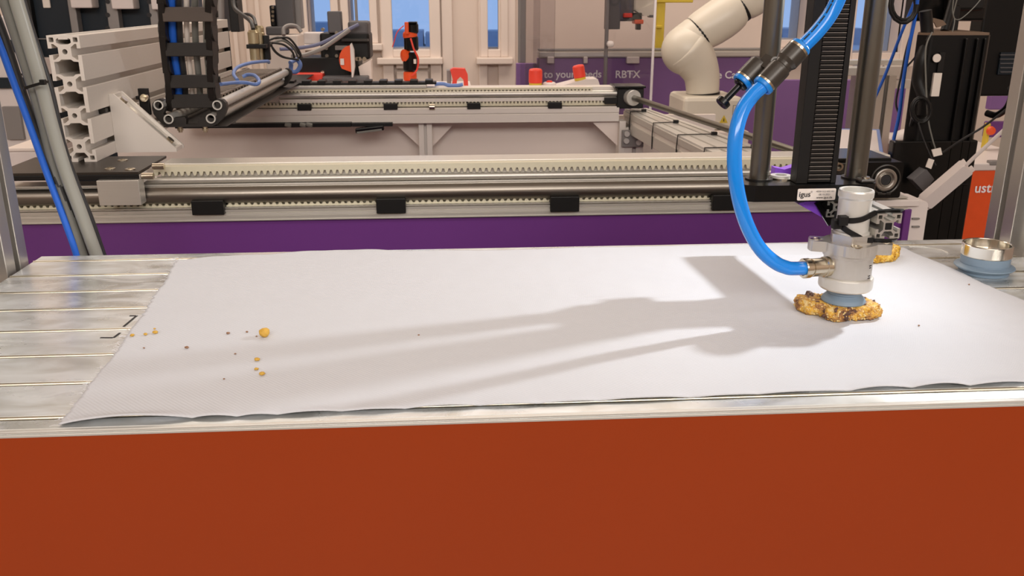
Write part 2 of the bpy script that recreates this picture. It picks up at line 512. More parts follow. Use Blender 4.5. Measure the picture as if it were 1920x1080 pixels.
for xa, xb, zb, zt in ops:
    mb.box((xs, Y1, FLOOR), (xa, Y1 + WT, CEIL))
    mb.box((xa, Y1, FLOOR), (xb, Y1 + WT, zb)); mb.box((xa, Y1, zt), (xb, Y1 + WT, CEIL))
    xs = xb
mb.box((xs, Y1, FLOOR), (X1, Y1 + WT, CEIL))
struct(build(mb, 'wall_back', 'wall_white'))
for i, (xa, xb, zb, zt) in enumerate(ops):
    e = bpy.data.objects.new('window_%d' % (i + 1), None); COL.objects.link(e)
    e.location = ((xa + xb) / 2, Y1, zb); ROOT[e.name] = tuple(e.location); struct(e)
    t = 0.035
    fr = MB()
    fr.box((xa - t, Y1 - .03, zb - t), (xa, Y1 + .02, zt + t)); fr.box((xb, Y1 - .03, zb - t), (xb + t, Y1 + .02, zt + t))
    fr.box((xa, Y1 - .03, zt), (xb, Y1 + .02, zt + t)); fr.box((xa, Y1 - .03, zb - t), (xb, Y1 + .02, zb))
    build(fr, 'window_frame', 'frame_white', e, bevel=.004)
    build(MB().box((xa - t - .02, Y1 - .07, zb - t - .03), (xb + t + .02, Y1, zb - t)), 'window_sill', 'frame_white', e, bevel=.005)
    build(MB().box((xa, Y1 + .1, zb), (xb, Y1 + .106, zt)), 'pane', 'window_glass', e)
# door panels under the middle windows, and mouldings on the wall
e = bpy.data.objects.new('door_1', None); COL.objects.link(e)
xa, xb = PY(716, 60, Y1).x, PY(826, 60, Y1).x
e.location = ((xa + xb) / 2, Y1, FLOOR); ROOT[e.name] = tuple(e.location); struct(e)
z1, z2 = PY(770, 112, Y1).z, PY(770, 128, Y1).z
fr = MB()
fr.box((xa, Y1 - .035, FLOOR), (xa + .05, Y1, 1.6)); fr.box((xb - .05, Y1 - .035, FLOOR), (xb, Y1, 1.6))
build(fr, 'door_frame', 'frame_white', e, bevel=.004)
build(MB().box((xa + .06, Y1 - .03, FLOOR + .02), (xb - .06, Y1, z2 - .01)), 'lower_panel', 'frame_white', e, bevel=.006)
build(MB().box((xa + .06, Y1 - .03, z2 + .0), (xb - .06, Y1, z1)), 'cross_panel', 'frame_white', e, bevel=.006)
for i, (px, wd) in enumerate(((440, .02), (462, .02), (485, .02), (838, .05), (905, .04), (950, .08))):
    c = PY(px, 40, Y1).x
    struct(build(MB().box((c - wd / 2, Y1 - .02, FLOOR), (c + wd / 2, Y1, CEIL)), 'trim_%d' % (i + 1), 'frame_white', bevel=.004))
# the world beyond the windows
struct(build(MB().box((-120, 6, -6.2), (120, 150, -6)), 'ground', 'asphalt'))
mb = MB()
for i in range(40):
    x = -115 + i * 5.9; h = 2.2 + 1.6 * noise.noise((i * .37, 1.3, 0)) + (1.2 if i % 7 == 2 else 0)
    mb.box((x, 120, -6), (x + 5.6, 126, -6 + max(.8, h)))
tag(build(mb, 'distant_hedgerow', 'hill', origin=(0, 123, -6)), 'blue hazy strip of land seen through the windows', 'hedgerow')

# ================================================================== the work table
TX0, TX1, TYF, TYB = -0.416, 0.578, 0.5045, 0.897
table = thing('work_table', 'slotted aluminium work table with glossy orange front', 'table', ((TX0 + TX1) / 2, .7, FLOOR))
slots = [.8765, .8265, .7770, .7290, .6775, .6250, .5745, .5215]
edges = [TYB] + slots + [TYF]
G = .0011
for i in range(len(edges) - 1):
    ya = edges[i] - (G if i else 0); yb = edges[i + 1] + (G if i + 1 < len(edges) - 1 else 0)
    tx1 = .5695 if i < 2 else TX1
    pk = build(MB().box((TX0, yb, -.014), (tx1, ya, 0)), 'plank', 'plank_alu', table, bevel=.0022)
    pk.modifiers[0].segments = 1
    if i + 1 < len(edges) - 1:
        build(MB().cyl((TX0 + .001, yb + .0010, -.0014), (tx1 - .001, yb + .0010, -.0014), .0015, n=16), 'highlight_bead', 'bead_alu', pk)  # bead added so the slot edge shows a bright highlight line
build(MB().box((TX0 + .003, TYF + .004, -.03), (.569, TYB - .003, -.0065)), 'slot_bed', 'alu_x', table)
tr = MB()
tr.box((TX0, TYF - .0010, -.0019), (TX1, TYF + .003, -.0003)); tr.box((TX0, TYF - .0014, -.0043), (TX1, TYF + .003, -.0025)); tr.box((TX0, TYF + .0004, -.0043), (TX1, TYF + .004, -.0004))
build(tr, 'front_trim', 'alu_white', table, bevel=.0003)
build(MB().box((TX0, TYF - .0010, FLOOR + .02), (TX1, TYF + .004, -.0044)), 'front_panel', 'orange_panel', table)
for s, xx in ((-1, TX0 + .005), (1, .563)):
    build(MB().box((xx - .004, TYF + .02, FLOOR + .02), (xx + .004, TYB - .02, -.032)), 'side_panel', 'orange_panel', table)
build(MB().box((TX0, TYB - .012, -.05), (.569, TYB, -.0145)), 'rear_rail', 'alu_x', table, bevel=.001)
for xx in (TX0 + .03, TX1 - .05):
    for yy in (TYF + .04, TYB - .05):
        build(MB().box((xx - .02, yy - .02, FLOOR), (xx + .02, yy + .02, -.03)), 'leg', 'alu', table, bevel=.001)
# pencilled cross marks on the planks, left of the cloth
mk = MB()
for a, b_ in (((232, 612), (256, 592)), ((243, 592), (258, 592)), ((213, 633), (225, 624)), ((188, 633), (212, 633))):
    p, q = PZ(*a, .0002), PZ(*b_, .0002)
    mk.bar(p, q, .0018, .0002)
build(mk, 'pencil_mark', 'ink', table)
sc = MB()
for pts in (((1705, 462), (1735, 463), (1762, 468), (1778, 474)),):
    sc.tube(spline([PZ(*p, .0002) for p in pts], 6), .0005, 5)
build(sc, 'scratch', 'alu_white', table)

# enclosure posts at the rear corners
def post(cx0, cx1, cy0, cy1, label):
    t = thing('enclosure_post', label, 'post', ((cx0 + cx1) / 2, (cy0 + cy1) / 2, FLOOR))
    L = cx1 - cx0
    loops = tslot(1, L, top='open')
    build(MB().prism(loops, (cx0, cy0, FLOOR), (1, 0, 0), (0, 1, 0), (0, 0, 1.9)), 'profile', 'alu', t, bevel=.0008)
    return t
pl = post(-.4665, -.4215, .838, .883, 'aluminium enclosure post left of the hose bundle')
pr = post(.5755, .6205, .853, .898, 'aluminium enclosure post beside the spare suction cup')
for t, x in ((pl, -.444), (pr, .598)):
    yq = .842 if x < 0 else .857
    build(MB().box((x - .0025, .60, -.005), (x + .0025, yq, .95)), 'acrylic_pane', 'acrylic', t)
    build(MB().box((x - .006, yq - .013, -.02), (x + .006, yq + .003, .95)), 'pane_gasket', 'alu_white', t, bevel=.001)

# ================================================================== the cloth
def interp(tab, x):
    if x <= tab[0][0]: return tab[0][1]
    for (a, p), (b_, q) in zip(tab, tab[1:]):
        if x <= b_:
            t = (x - a) / (b_ - a); t = t * t * (3 - 2 * t)
            return p + (q - p) * t
    return tab[-1][1]
rear = [(-.271, .866), (-.235, .878), (-.19, .880), (-.14, .892), (-.09, .893), (-.04, .884), (.05, .881), (.15, .884), (.25, .884), (.35, .885), (.43, .880), (.467, .861)]
front = [(-.241, .5085), (-.15, .5125), (0, .5165), (.15, .5200), (.3, .5240), (.5, .530)]
lift_px = [(112, 0), (360, .0040), (445, .0016), (520, .0012), (640, .0013), (760, .0012), (900, .0014), (1010, .0010), (1120, .0009), (1290, .0011), (1420, .0010), (1590, .0011), (1705, .0022), (1812, .0030), (1930, .0020), (2100, .002)]
lift_x = [(PZ(px, 800 - (px - 110) * .0455).x, h) for px, h in lift_px]
def lift(x):
    for (a, _), (b_, h) in zip(lift_x, lift_x[1:]):
        if a <= x <= b_: return h * math.sin(math.pi * (x - a) / (b_ - a)) ** .8
    return 0.0
left = [(0, -.242), (.25, -.2465), (.5, -.2535), (.75, -.262), (1, -.2715)]
right = [(0, .503), (.4, .490), (.7, .480), (1, .467)]
NX, NY = 330, 170
vs = []; fs = []
for j in range(NY + 1):
    t = j / NY
    for i in range(NX + 1):
        s = i / NX
        jl = .0016 * noise.noise((t * 70, 3.1, 0)) + .0012 * noise.noise((t * 260, 9.1, 0))
        xl, xr = interp(left, t) + jl, interp(right, t) + .001 * noise.noise((t * 60, 7.7, 0))
        x = xl + (xr - xl) * s
        yf = interp(front, x) + .0012 * noise.noise((x * 22, 1.7, 0)); yr = interp(rear, x) + .0007 * noise.noise((x * 45, 5.5, 0))
        y = yf + (yr - yf) * t
        z = .0006 + .0007 * (noise.noise((x * 13, y * 15, 2.2)) + 1) * .8 + .00025 * noise.noise((x * 60, y * 60, 1))
        z += lift(x) * math.exp(-((y - yf) / .008) ** 2)
        z += .0011 * math.exp(-((y - .838) / .004) ** 2) * max(0, min(1, (x - .2) / .05)) * max(0, min(1, (.42 - x) / .05))
        z += .0013 * math.exp(-(((x - .40) + (y - .64) * .6) / .012) ** 2) * math.exp(-((y - .64) / .05) ** 2)
        vs.append((x, y, z))
for j in range(NY):
    for i in range(NX):
        a = j * (NX + 1) + i
        fs.append((a, a + 1, a + NX + 2, a + NX + 1))
cl = build(MB().add(vs, fs, True), 'cloth', 'cloth_white', origin=(.1, .7, 0))
sd = cl.modifiers.new('thickness', 'SOLIDIFY'); sd.thickness = .0007; sd.offset = 1
tag(cl, 'white woven cloth sheet with frayed edges spread on the table', 'cloth')
th = MB()
for k in range(70):
    t = random.random()
    p = Vector((interp(left, t), .506 + (interp(rear, interp(left, 1)) - .506) * t, .0012))
    d = Vector((-random.uniform(.0015, .005), random.uniform(-.003, .003), random.uniform(0, .0012)))
    th.tube([p + Vector((.001, 0, 0)), p + d * .5 + Vector((0, .0005, .0004)), p + d], .00016, 4)
for q in ((-.265, .865), (-.268, .862), (-.272, .868), (-.27, .871)):
    p = Vector((q[0], q[1], .001)); th.tube([p, p + Vector((-.004, random.uniform(-.002, .005), .001)), p + Vector((-.009, random.uniform(-.004, .004), .0003))], .0003, 4)
o = build(th, 'frayed_thread', 'thread', cl); o['kind'] = 'stuff'

# crumbs
def lump(c, r, seed, sc=(1, 1, .8), amp=.35, n=12, m=8):
    mb = MB().ball((0, 0, 0), 1, n, m)
    out = []
    for p in mb.v:
        q = p * (1 + amp * noise.noise(p * 1.7 + Vector((seed, seed * 2.1, 0))))
        out.append(Vector((q.x * r * sc[0], q.y * r * sc[1], q.z * r * sc[2])) + Vector(c))
    zmin = min(p.z for p in out)
    for p in out: p.z += .0018 - zmin
    mb.v = out
    return mb
cr = [((497, 631), .0042, 'crumb', 'largest round yellow crumb on the cloth'),
      ((291, 625), .0022, 'crumb', 'yellow crumb nearest the frayed left edge trio, rightmost'),
      ((273, 628), .0015, 'crumb', 'small yellow crumb in the middle of the trio near the left edge'),
      ((248, 630), .0017, 'crumb', 'yellow crumb closest to the left edge of the cloth'),
      ((350, 653), .0016, 'crumb_brown', 'brown crumb alone in front of the trio by the left edge'),
      ((482, 676), .0020, 'crumb', 'pale crumb rearmost of three in front of the largest crumb'),
      ((481, 693), .0016, 'crumb', 'small crumb in the middle of three in front of the largest crumb'),
      ((492, 703), .0022, 'crumb', 'crumb nearest the viewer of three in front of the largest crumb'),
      ((428, 626), .0014, 'crumb_brown', 'small brown crumb left of the largest yellow crumb'),
      ((463, 623), .0010, 'crumb_brown', 'tiny brown speck between small brown crumb and largest crumb'),
      ((481, 631), .0008, 'crumb_brown', 'tiny speck touching the left side of the largest crumb'),
      ((270, 653), .0008, 'crumb_brown', 'tiny dark speck in front of the trio near the left edge'),
      ((785, 629), .0009, 'crumb_brown', 'tiny brown speck in the middle of the cloth'),
      ((1817, 534), .0009, 'crumb_brown', 'tiny dark speck on the cloth before the spare suction cup'),
      ((1723, 611), .0009, 'crumb_brown', 'tiny dark speck right of the biscuit under the gripper'),
      ((290, 617), .0010, 'crumb', 'tiny yellow speck behind the trio near the left edge'),
      ((420, 711), .0008, 'crumb_brown', 'tiny dark speck in the front left of the cloth'),
      ((441, 664), .0008, 'crumb_brown', 'tiny speck behind and left of the three front crumbs')]
for i, (q, r, mt, lb) in enumerate(cr):
    c = PZ(*q, .002)
    tag(build(lump(c, r, i * 3.3, amp=.5 if i else .22, sc=(1, 1, .85) if i == 0 else (.95, .8, .55)), 'crumb', mt, origin=(c.x, c.y, 0)), lb, 'crumb', 'crumbs on the cloth')

# ================================================================== biscuits
def biscuit(cx, cy, Rf, th, mt, seed, label, z0=.0022, flakes=620):
    t = thing('biscuit', label, 'biscuit', (cx, cy, z0))
    N, M = 150, 34
    prof = []
    for j in range(M + 1):
        a = j / M
        if a < .35: prof.append((a / .35 * .86, 1.0))
        elif a < .75:
            q = (a - .35) / .4
            ang = math.pi * (q - .5)
            prof.append((.88 + .12 * math.cos(ang), .5 - .5 * math.sin(ang)))
        else: prof.append(((1 - a) / .25 * .86, 0.0))
    vs = []
    for r, h in prof:
        for i in range(N):
            th_ = 2 * math.pi * i / N
            R = Rf(th_) * r
            p = Vector((cx + R * math.cos(th_), cy + R * math.sin(th_), z0 + h * th))
            d = Vector((math.cos(th_) * min(1, r), math.sin(th_) * min(1, r), (h - .4) * 1.2))
            q = p * 260 + Vector((seed, 0, 0))
            amp = .0016 * noise.noise(q) + .0012 * noise.noise(q * 2.3) + .0008 * noise.noise(q * 4.5)
            amp += .0011 * (1 - min(1, abs(noise.noise(p * 420 + Vector((seed, 5, 1)))) * 2.2))
            vs.append(p + d * amp)
            if vs[-1].z < z0: vs[-1].z = z0
    fs = [(j * N + i, j * N + (i + 1) % N, (j + 1) * N + (i + 1) % N, (j + 1) * N + i) for j in range(M) for i in range(N)]
    body = build(MB().add(vs, fs, True), 'baked_crumb', mt, t)
    rnd = random.Random(int(seed))
    for nm, mtf, cnt, rr in (('oat_flake', 'oat', flakes, .00115), ('toasted_flake', 'oat_dark', flakes * 2 // 3, .0012), ('chocolate_bit', 'chocolate', flakes // 24 if mt == 'biscuit' else 0, .0030)):
        if not cnt: continue
        g = MB()
        for k in range(cnt):
            th_ = rnd.uniform(0, 2 * math.pi)
            if rnd.random() < .55: a = rnd.uniform(.36, .70)
            else: a = .35 * math.sqrt(rnd.random())
            r, h = prof[int(a * M)]
            R = Rf(th_) * r
            c = Vector((cx + R * math.cos(th_), cy + R * math.sin(th_), z0 + max(.12, h) * th))
            s_ = rr * rnd.uniform(.6, 1.2)
            b2 = MB().ball((0, 0, 0), s_, 7, 5, (rnd.uniform(.7, 1.3), rnd.uniform(.5, 1), rnd.uniform(.35, .7)))
            rot = Matrix.Rotation(rnd.uniform(0, 6.28), 3, Vector((rnd.uniform(-1, 1), rnd.uniform(-1, 1), rnd.uniform(-1, 1))).normalized())
            g.add([rot @ p + c for p in b2.v], b2.f, True)
        o = build(g, nm, mtf, t); o['kind'] = 'stuff'
    return t
def RA(th_):
    d = math.degrees(th_) % 360
    tab = [(0, .0235), (25, .0240), (55, .022), (90, .020), (120, .024), (142, .034), (158, .0385), (172, .0375), (186, .0330), (196, .0265), (208, .0245), (222, .0290), (235, .0285), (255, .0225), (275, .0205), (298, .0230), (316, .0268), (328, .0288), (338, .0275), (350, .0245), (360, .0235)]
    return interp(tab, d) * 1.0
biscuit(.3200, .6705, RA, .0098, 'biscuit', 11, 'oat and chocolate biscuit under the suction cup of the gripper')
def RB(th_):
    return .021 + .003 * math.sin(3 * th_ + 1) + .002 * math.sin(5 * th_)
biscuit(.422, .828, RB, .010, 'biscuit_yellow', 23, 'golden oat biscuit half hidden behind the vacuum gripper', flakes=420)

# ================================================================== vacuum gripper
GX, GY = .3185, .6700
GZ = .0132
DZ = .0034                        # extra bellows height of the cup
gr = thing('vacuum_gripper', 'silver vacuum gripper head with round tube pressing on a biscuit', 'gripper', (GX, GY, GZ))
c0 = (GX, GY, GZ)
build(MB().lathe(c0, [(0.0005, .0012), (.0135, .0014), (.0168, .0002), (.0174, -.0002), (.0175, .0004), (.0172, .0012), (.0160, .0030), (.0134, .0056), (.0130, .0062), (.0135, .0068), (.0138, .0072), (.0138, .0120), (.0005, .0120)], 48), 'suction_cup', 'rubber', gr)
c1 = (GX, GY, GZ + DZ)
build(MB().lathe(c1, [(.0005, .0078), (.0200, .0078), (.0208, .0088), (.0211, .0098), (.0211, .0172), (.0206, .0180), (.0192, .0184), (.0005, .0184)], 48), 'clamping_ring', 'alu_white', gr)
bd = MB().lathe(c1, [(.0005, .0182), (.0188, .0182), (.0190, .0190), (.0190, .0350), (.0202, .0354), (.0202, .0395), (.0005, .0395)], 48)
body = build(bd, 'body', 'alu_cast', gr)
def star(th0):
    pts = []
    for k in range(72):
        a = 2 * math.pi * k / 72
        r = .0213
        for q, L, wd in ((0, .0318, .0088), (math.pi, .0322, .0088), (math.pi / 2 + .1, .0275, .009), (-math.pi / 2 + .1, .0235, .0105)):
            d = (a - q + math.pi) % (2 * math.pi) - math.pi
            if abs(d) < math.pi / 2:
                x_ = wd / max(1e-6, abs(math.sin(d))) if abs(math.sin(d)) > 1e-4 else 9
                r2 = min(x_, L - .0028 * (abs(d) * 3) ** 2 * .4)
                r = max(r, r2) if r2 > r else r
        pts.append((r * math.cos(a + th0), r * math.sin(a + th0)))
    return pts
SA = math.radians(-16)
build(MB().prism(star(SA), (GX, GY, GZ + DZ + .0385), (1, 0, 0), (0, 1, 0), (0, 0, .0085)), 'mounting_flange', 'alu_cast', gr, bevel=.0009)
for a, L in ((0, .0265), (math.pi, .0268), (-math.pi / 2 + .1, .0195)):
    q = Vector((GX + L * math.cos(a + SA), GY + L * math.sin(a + SA), GZ + DZ + .0465))
    o = build(MB().lathe(q, [(.0045, 0), (.0045, .0008), (.0036, .0011), (.0023, .0011), (.0023, -.0004), (.0004, -.0004)], 20), 'flange_screw', 'nickel', gr)
hx = [(.0172 * math.cos(math.radians(60 * k + 10)), .0172 * math.sin(math.radians(60 * k + 10))) for k in range(6)]
build(MB().prism(hx, (GX, GY, GZ + DZ + .0468), (1, 0, 0), (0, 1, 0), (0, 0, .0070)), 'hexagon_nut', 'alu_cast', gr, bevel=.001)
tz = GZ + DZ + .0530
tb = MB()
tb.lathe((GX, GY, tz), [(.0140, 0), (.0140, .0022), (.0126, .0030), (.0126, .0286), (.0134, .0300), (.0135, .0308), (.0135, .0344), (.0130, .0356), (.0116, .0356), (.0112, .0350), (.0112, .0020), (.0002, .0020)], 48)
build(tb, 'coupling_tube', 'alu_white', gr)
# hose connector on the left side of the body
FD = (PY(1518, 505, .662) - Vector((GX, GY, GZ + DZ + .0265))); FD.z = .0006; FD.normalize()
fa = Vector((GX, GY, GZ + DZ + .0265))
fit = build(MB().lathe(fa, [(.0065, .017), (.0082, .0185), (.0082, .0225), (.0074, .0230), (.0074, .0345), (.0066, .0350), (.0066, .0362), (.0080, .0368), (.0080, .0412), (.0074, .0420), (.0058, .0420), (.0056, .0395), (.0002, .0395)], 36, FD), 'hose_connector', 'nickel', gr)
HOSE0 = fa + FD * .0395
q = PY(1615, 507, GY - .0192)
build(MB().cyl((q.x, GY - .0178, q.z), (q.x, GY - .012, q.z), .0016, n=16), 'set_screw', 'dark_steel', gr)
mk = MB()
for px, py, L in ((1630, 490, .003), (1630, 494, .002), (1631, 509, .0025), (1631, 513, .003)):
    a = math.atan2(-.8, .62) + (0 if py < 500 else 0)
    p = Vector((GX + .01905 * math.cos(a), GY + .01905 * math.sin(a), PY(px, py, .667).z))
    tdir = Vector((-math.sin(a), math.cos(a), 0)); mk.bar(p - tdir * L / 2, p + tdir * L / 2, .0006, .0007, (math.cos(a), math.sin(a), 0))
build(mk, 'printed_marking', 'ink', gr)

# small extrusion that carries the gripper
PXc, PW = .3445, .0205
PA, PB = Vector((.3312, .6560, .0680)), Vector((.3220, .832, .0680))
sm = thing('small_profile', 'short grey T-slot extrusion tied to the gripper tube', 'profile', tuple(PA))
ax = (PB - PA).normalized(); ux = Vector((ax.y, -ax.x, 0))
build(MB().prism(tslot(1, PW, top='open'), PA, ux, (0, 0, 1), PB - PA), 'profile', 'alu', sm, bevel=.0005)
hole = rrect(.0075, .0075, .013, .013, .0005, 2)
build(MB().prism(hole, PA - ax * .0003, ux, (0, 0, 1), ax * .0008), 'square_bore', 'black_plastic', sm)

# cable ties that lash gripper tube and extrusion together
def tie(label, pts, buck, wd=.0042):
    t = thing('cable_tie', label, 'cable tie', pts[0], 'cable ties lashing the gripper')
    p = spline(pts, 8)
    ups = []
    for q in p:
        n_ = Vector((q.x - GX, q.y - GY, 0))
        ups.append((0, 0, 1) if q.x < GX + .012 else (0, -.75, .66))
    build(MB().band(p, wd, .0012, ups), 'strap', 'black_plastic', t)
    b0 = Vector(buck)
    build(MB().box(b0 - Vector((.0036, .003, .0036)), b0 + Vector((.0036, .003, .0040))), 'buckle', 'black_plastic', t, bevel=.0006)
    return t
R_ = .0138
def tp(a, z): return (GX + R_ * math.cos(math.radians(a)), GY + R_ * math.sin(math.radians(a)), z)
tie('upper black cable tie sloping up around the gripper tube', [tp(205, .0830), tp(225, .0826), tp(250, .0832), tp(275, .0845), tp(298, .0862), (.3310, .6585, .0892), (.3375, .6590, .0900), (.3455, .6590, .0902), (.3522, .6600, .0896), (.3534, .6680, .0866), (.352, .6850, .0850), tp(40, .0840), tp(90, .0835), tp(150, .0830)], (GX - .0132, GY - .0105, .0827))
tie('lower black cable tie sloping down around the gripper tube', [tp(195, .0790), tp(215, .0765), tp(240, .0735), tp(265, .0705), tp(290, .0675), (.3310, .6560, .0672), (.3390, .6570, .0666), (.3490, .658, .0665), (.3532, .664, .0690), (.352, .6850, .0730), tp(40, .0745), tp(90, .0765), tp(150, .0785)], (GX - .0160, GY - .0065, .0790))

# ================================================================== air hose and Y connector
def hosepath(pxs):
    return spline([PY(x, y, Y) for x, y, Y in pxs], 10)
low = hosepath([(1490, 505, .655), (1458, 495, .651), (1425, 466, .647), (1400, 420, .643), (1384, 365, .640), (1377, 305, .640), (1380, 250, .643), (1392, 207, .648), (1412, 178, .653), (1432, 160, .656), (1444, 149, .658)])
low = [HOSE0, HOSE0 + FD * .010] + low[2:]
h1 = build(MB().tube(spline(low[::3] + [low[-1]], 5), .0055, 20), 'air_hose', 'hose_blue', origin=tuple(HOSE0))
tag(h1, 'bright blue air hose curving from the Y connector to the gripper', 'hose')
up = hosepath([(1478, 112, .661), (1494, 96, .662), (1512, 80, .663), (1535, 56, .664), (1558, 25, .665), (1575, -12, .665), (1586, -60, .665), (1592, -120, .665)])
h2 = thing('air_hose', 'straight blue air hose rising from the Y connector past the ribbed column', 'hose', tuple(up[0]))
build(MB().tube(up, .0056, 20), 'hose', 'hose_blue', h2)
mk = MB()
for k in range(26):
    i = 14 + k * 1.25; a = up[int(i)].lerp(up[int(i) + 1], i % 1); d = (up[int(i) + 1] - up[int(i)]).normalized()
    toc = (CC - a).normalized(); sd_ = d.cross(toc).normalized(); nn = (toc * .85 - sd_ * .5).normalized()
    if k % 5 == 4: continue
    p = a + nn * .00588
    mk.bar(p, p + d * random.uniform(.0012, .0024), .0011, .0001, nn)
build(mk, 'printed_marking', 'ink', h2)
yc = thing('y_connector', 'black three way push-in hose connector with blue collars', 'connector', tuple(PY(1450, 130, .66)))
A = PY(1497, 92, .662); B = PY(1444, 147, .658)
D = (B - A).normalized()
side = (PY(1405, 141, .660) - B); side -= D * side.dot(D); side = side.normalized()
fwd = CF - D * CF.dot(D) - side * CF.dot(side); fwd.normalize()
BR = side * .0122 + fwd * .0118 + D * .0050      # second branch sits behind the first
side_n = BR - D * BR.dot(D); side_n.normalize()
bb = MB()
bb.lathe(A, [(.0035, .0000), (.0082, .0004), (.0086, .0016), (.0086, .0120), (.0080, .0132), (.0072, .0150), (.0072, .0200), (.0002, .0200)], 32, D)
mid = A + D * .0165
for sgn, off in ((1, 0), (-1, 1)):
    o_ = mid + BR * off
    bb.lathe(o_, [(.0002, -.0010), (.0060, .0000), (.0082, .0020), (.0084, .0040), (.0084, .0168), (.0078, .0180), (.0060, .0180)], 32, D)
bb.bar(mid + D * .005 + side_n * .001, mid + D * .005 + side_n * .0155, .010, .011, (side_n.cross(D)))
build(bb, 'connector_body', 'fitting_black', yc)
ce = side.cross(D)
if ce.dot(CC - mid) < 0: ce = -ce
q = mid + side_n * .0085 + D * .002
build(MB().pipe(q + ce * .003, q + ce * .0078, .0034, .0019, 20), 'mounting_eye', 'fitting_black', yc)
for nm, mt, o_, s0 in (('steel_band', 'nickel', mid, 0), ('steel_band', 'nickel', mid + BR, 0)):
    build(MB().pipe(o_ + D * .0172, o_ + D * .0188, .0083, .006, 32), nm, mt, yc)
    build(MB().lathe(o_ + D * .0186, [(.0058, 0), (.0080, .0), (.0082, .0010), (.0080, .0030), (.0074, .0036), (.0060, .0036), (.0058, .0)], 32, D), 'release_collar', 'collet_blue', yc)
build(MB().pipe(A - D * .0004, A + D * .0014, .0086, .006, 32), 'steel_band', 'nickel', yc)
build(MB().lathe(A, [(.0058, 0), (.0080, .0), (.0082, .0010), (.0080, .0030), (.0074, .0036), (.0060, .0036), (.0058, .0)], 32, -D), 'release_collar', 'collet_blue', yc)
q = mid + BR + D * .0190
build(MB().lathe(q, [(.0056, -.004), (.0056, .0045), (.0050, .0052), (.0026, .0056), (.0026, .0195), (.0046, .0200), (.0054, .0205), (.0054, .0240), (.0048, .0246), (.0020, .0246), (.0014, .0236), (.0002, .0236)], 28, D), 'blanking_plug', 'black_gloss', yc)

# ================================================================== vertical axis carrying the tool
ZY = .724
za = thing('vertical_axis', 'black carriage plate with two steel rods and a ribbed column', 'machine axis', (.30, ZY, .09))
pz0, pz1 = .0900, .1035
yF, yR = .697, .737
xL, xR = .2365, .352
plate = [(xL + .010, yF), (xL + .06, yF - .0012), (xR - .012, yF), (xR - .003, yF + .004), (xR, yF + .012), (xR, yR - .012), (xR - .006, yR - .002), (xR - .014, yR), (xL + .016, yR), (xL + .005, yR - .006), (xL, yR - .016), (xL, yF + .012), (xL + .003, yF + .004)]
build(MB().prism(plate, (0, 0, pz0), (1, 0, 0), (0, 1, 0), (0, 0, pz1 - pz0)), 'carriage_plate', 'black_gloss', za, bevel=.0012)
for xx, r in ((PY(1422, 345, ZY).x, .0080), (PY(1602, 345, ZY).x, .0088)):
    build(MB().cyl((xx, ZY, pz1 - .004), (xx, ZY, .62), r, n=40), 'guide_rod', 'steel_rod', za)
    build(MB().lathe((xx, ZY, pz1), [(.0115, 0), (.0115, .0012), (r, .0012)], 32), 'rod_seat', 'black_anod', za)
ca, cb = PY(1489, 350, .706), PY(1563, 350, .706)
cx0, cx1 = ca.x, cb.x
col = build(MB().box((cx0, .706, pz1), (cx1, .717, .62)), 'ribbed_column', 'black_plastic', za, bevel=.0008)
build(MB().box((cx0, .7025, pz1), (cx0 + .0095, .7075, .62)), 'column_edge', 'black_plastic', za, bevel=.0006)
build(MB().box((cx1 - .0045, .7025, pz1), (cx1, .7075, .62)), 'column_edge', 'black_plastic', za, bevel=.0006)
rp = .00350
r0 = build(MB().box((cx0 + .0098, .7032, pz1 + .0010), (cx1 - .0048, .7065, pz1 + .0010 + .0024)), 'rib', 'black_anod', za, bevel=.0003)
rl = build(MB().box((cx0 + .0102, .7024, pz1 + .0010 + .0024), (cx1 - .0052, .7036, pz1 + .0010 + .0029)), 'rib_edge', 'rib_edge', r0)
for k in range(1, 56):
    c = clone(r0, (0, 0, rp * k), za); d = rl.copy(); COL.objects.link(d); d.parent = c
# printed label on the plate
q0, q1 = PY(1494, 376, yF - .0016), PY(1568, 353, yF - .0016)
lb0 = Vector((q0.x, yF - .0014, q0.z)); LW, LH = q1.x - q0.x, q1.z - q0.z
lab = build(MB().prism(rrect(0, 0, LW, LH, .0011, 4), lb0, (1, 0, 0), (0, 0, 1), (0, -.0004, 0)), 'sticker', 'paper', za)
ub, vb = (1, 0, 0), (0, 0, 1)
lettering('igus', 'print', 'ink', lab, lb0 + Vector((.0010, -.0006, .0032)), ub, vb, .0064, bold=.01)
lettering('\u00ae', 'print', 'ink', lab, lb0 + Vector((.0106, -.0006, .0066)), ub, vb, .0020)
lettering('40581522 002 001', 'print', 'ink', lab, lb0 + Vector((LW * .715, -.0006, .0068)), ub, vb, .00205, align='CENTER')
lettering('08.10.2021', 'print', 'ink', lab, lb0 + Vector((LW * .70, -.0006, .0042)), ub, vb, .0022, align='CENTER')
lettering('www.igus.de', 'print', 'ink', lab, lb0 + Vector((LW * .70, -.0006, .0016)), ub, vb, .0026, align='CENTER', bold=.012)
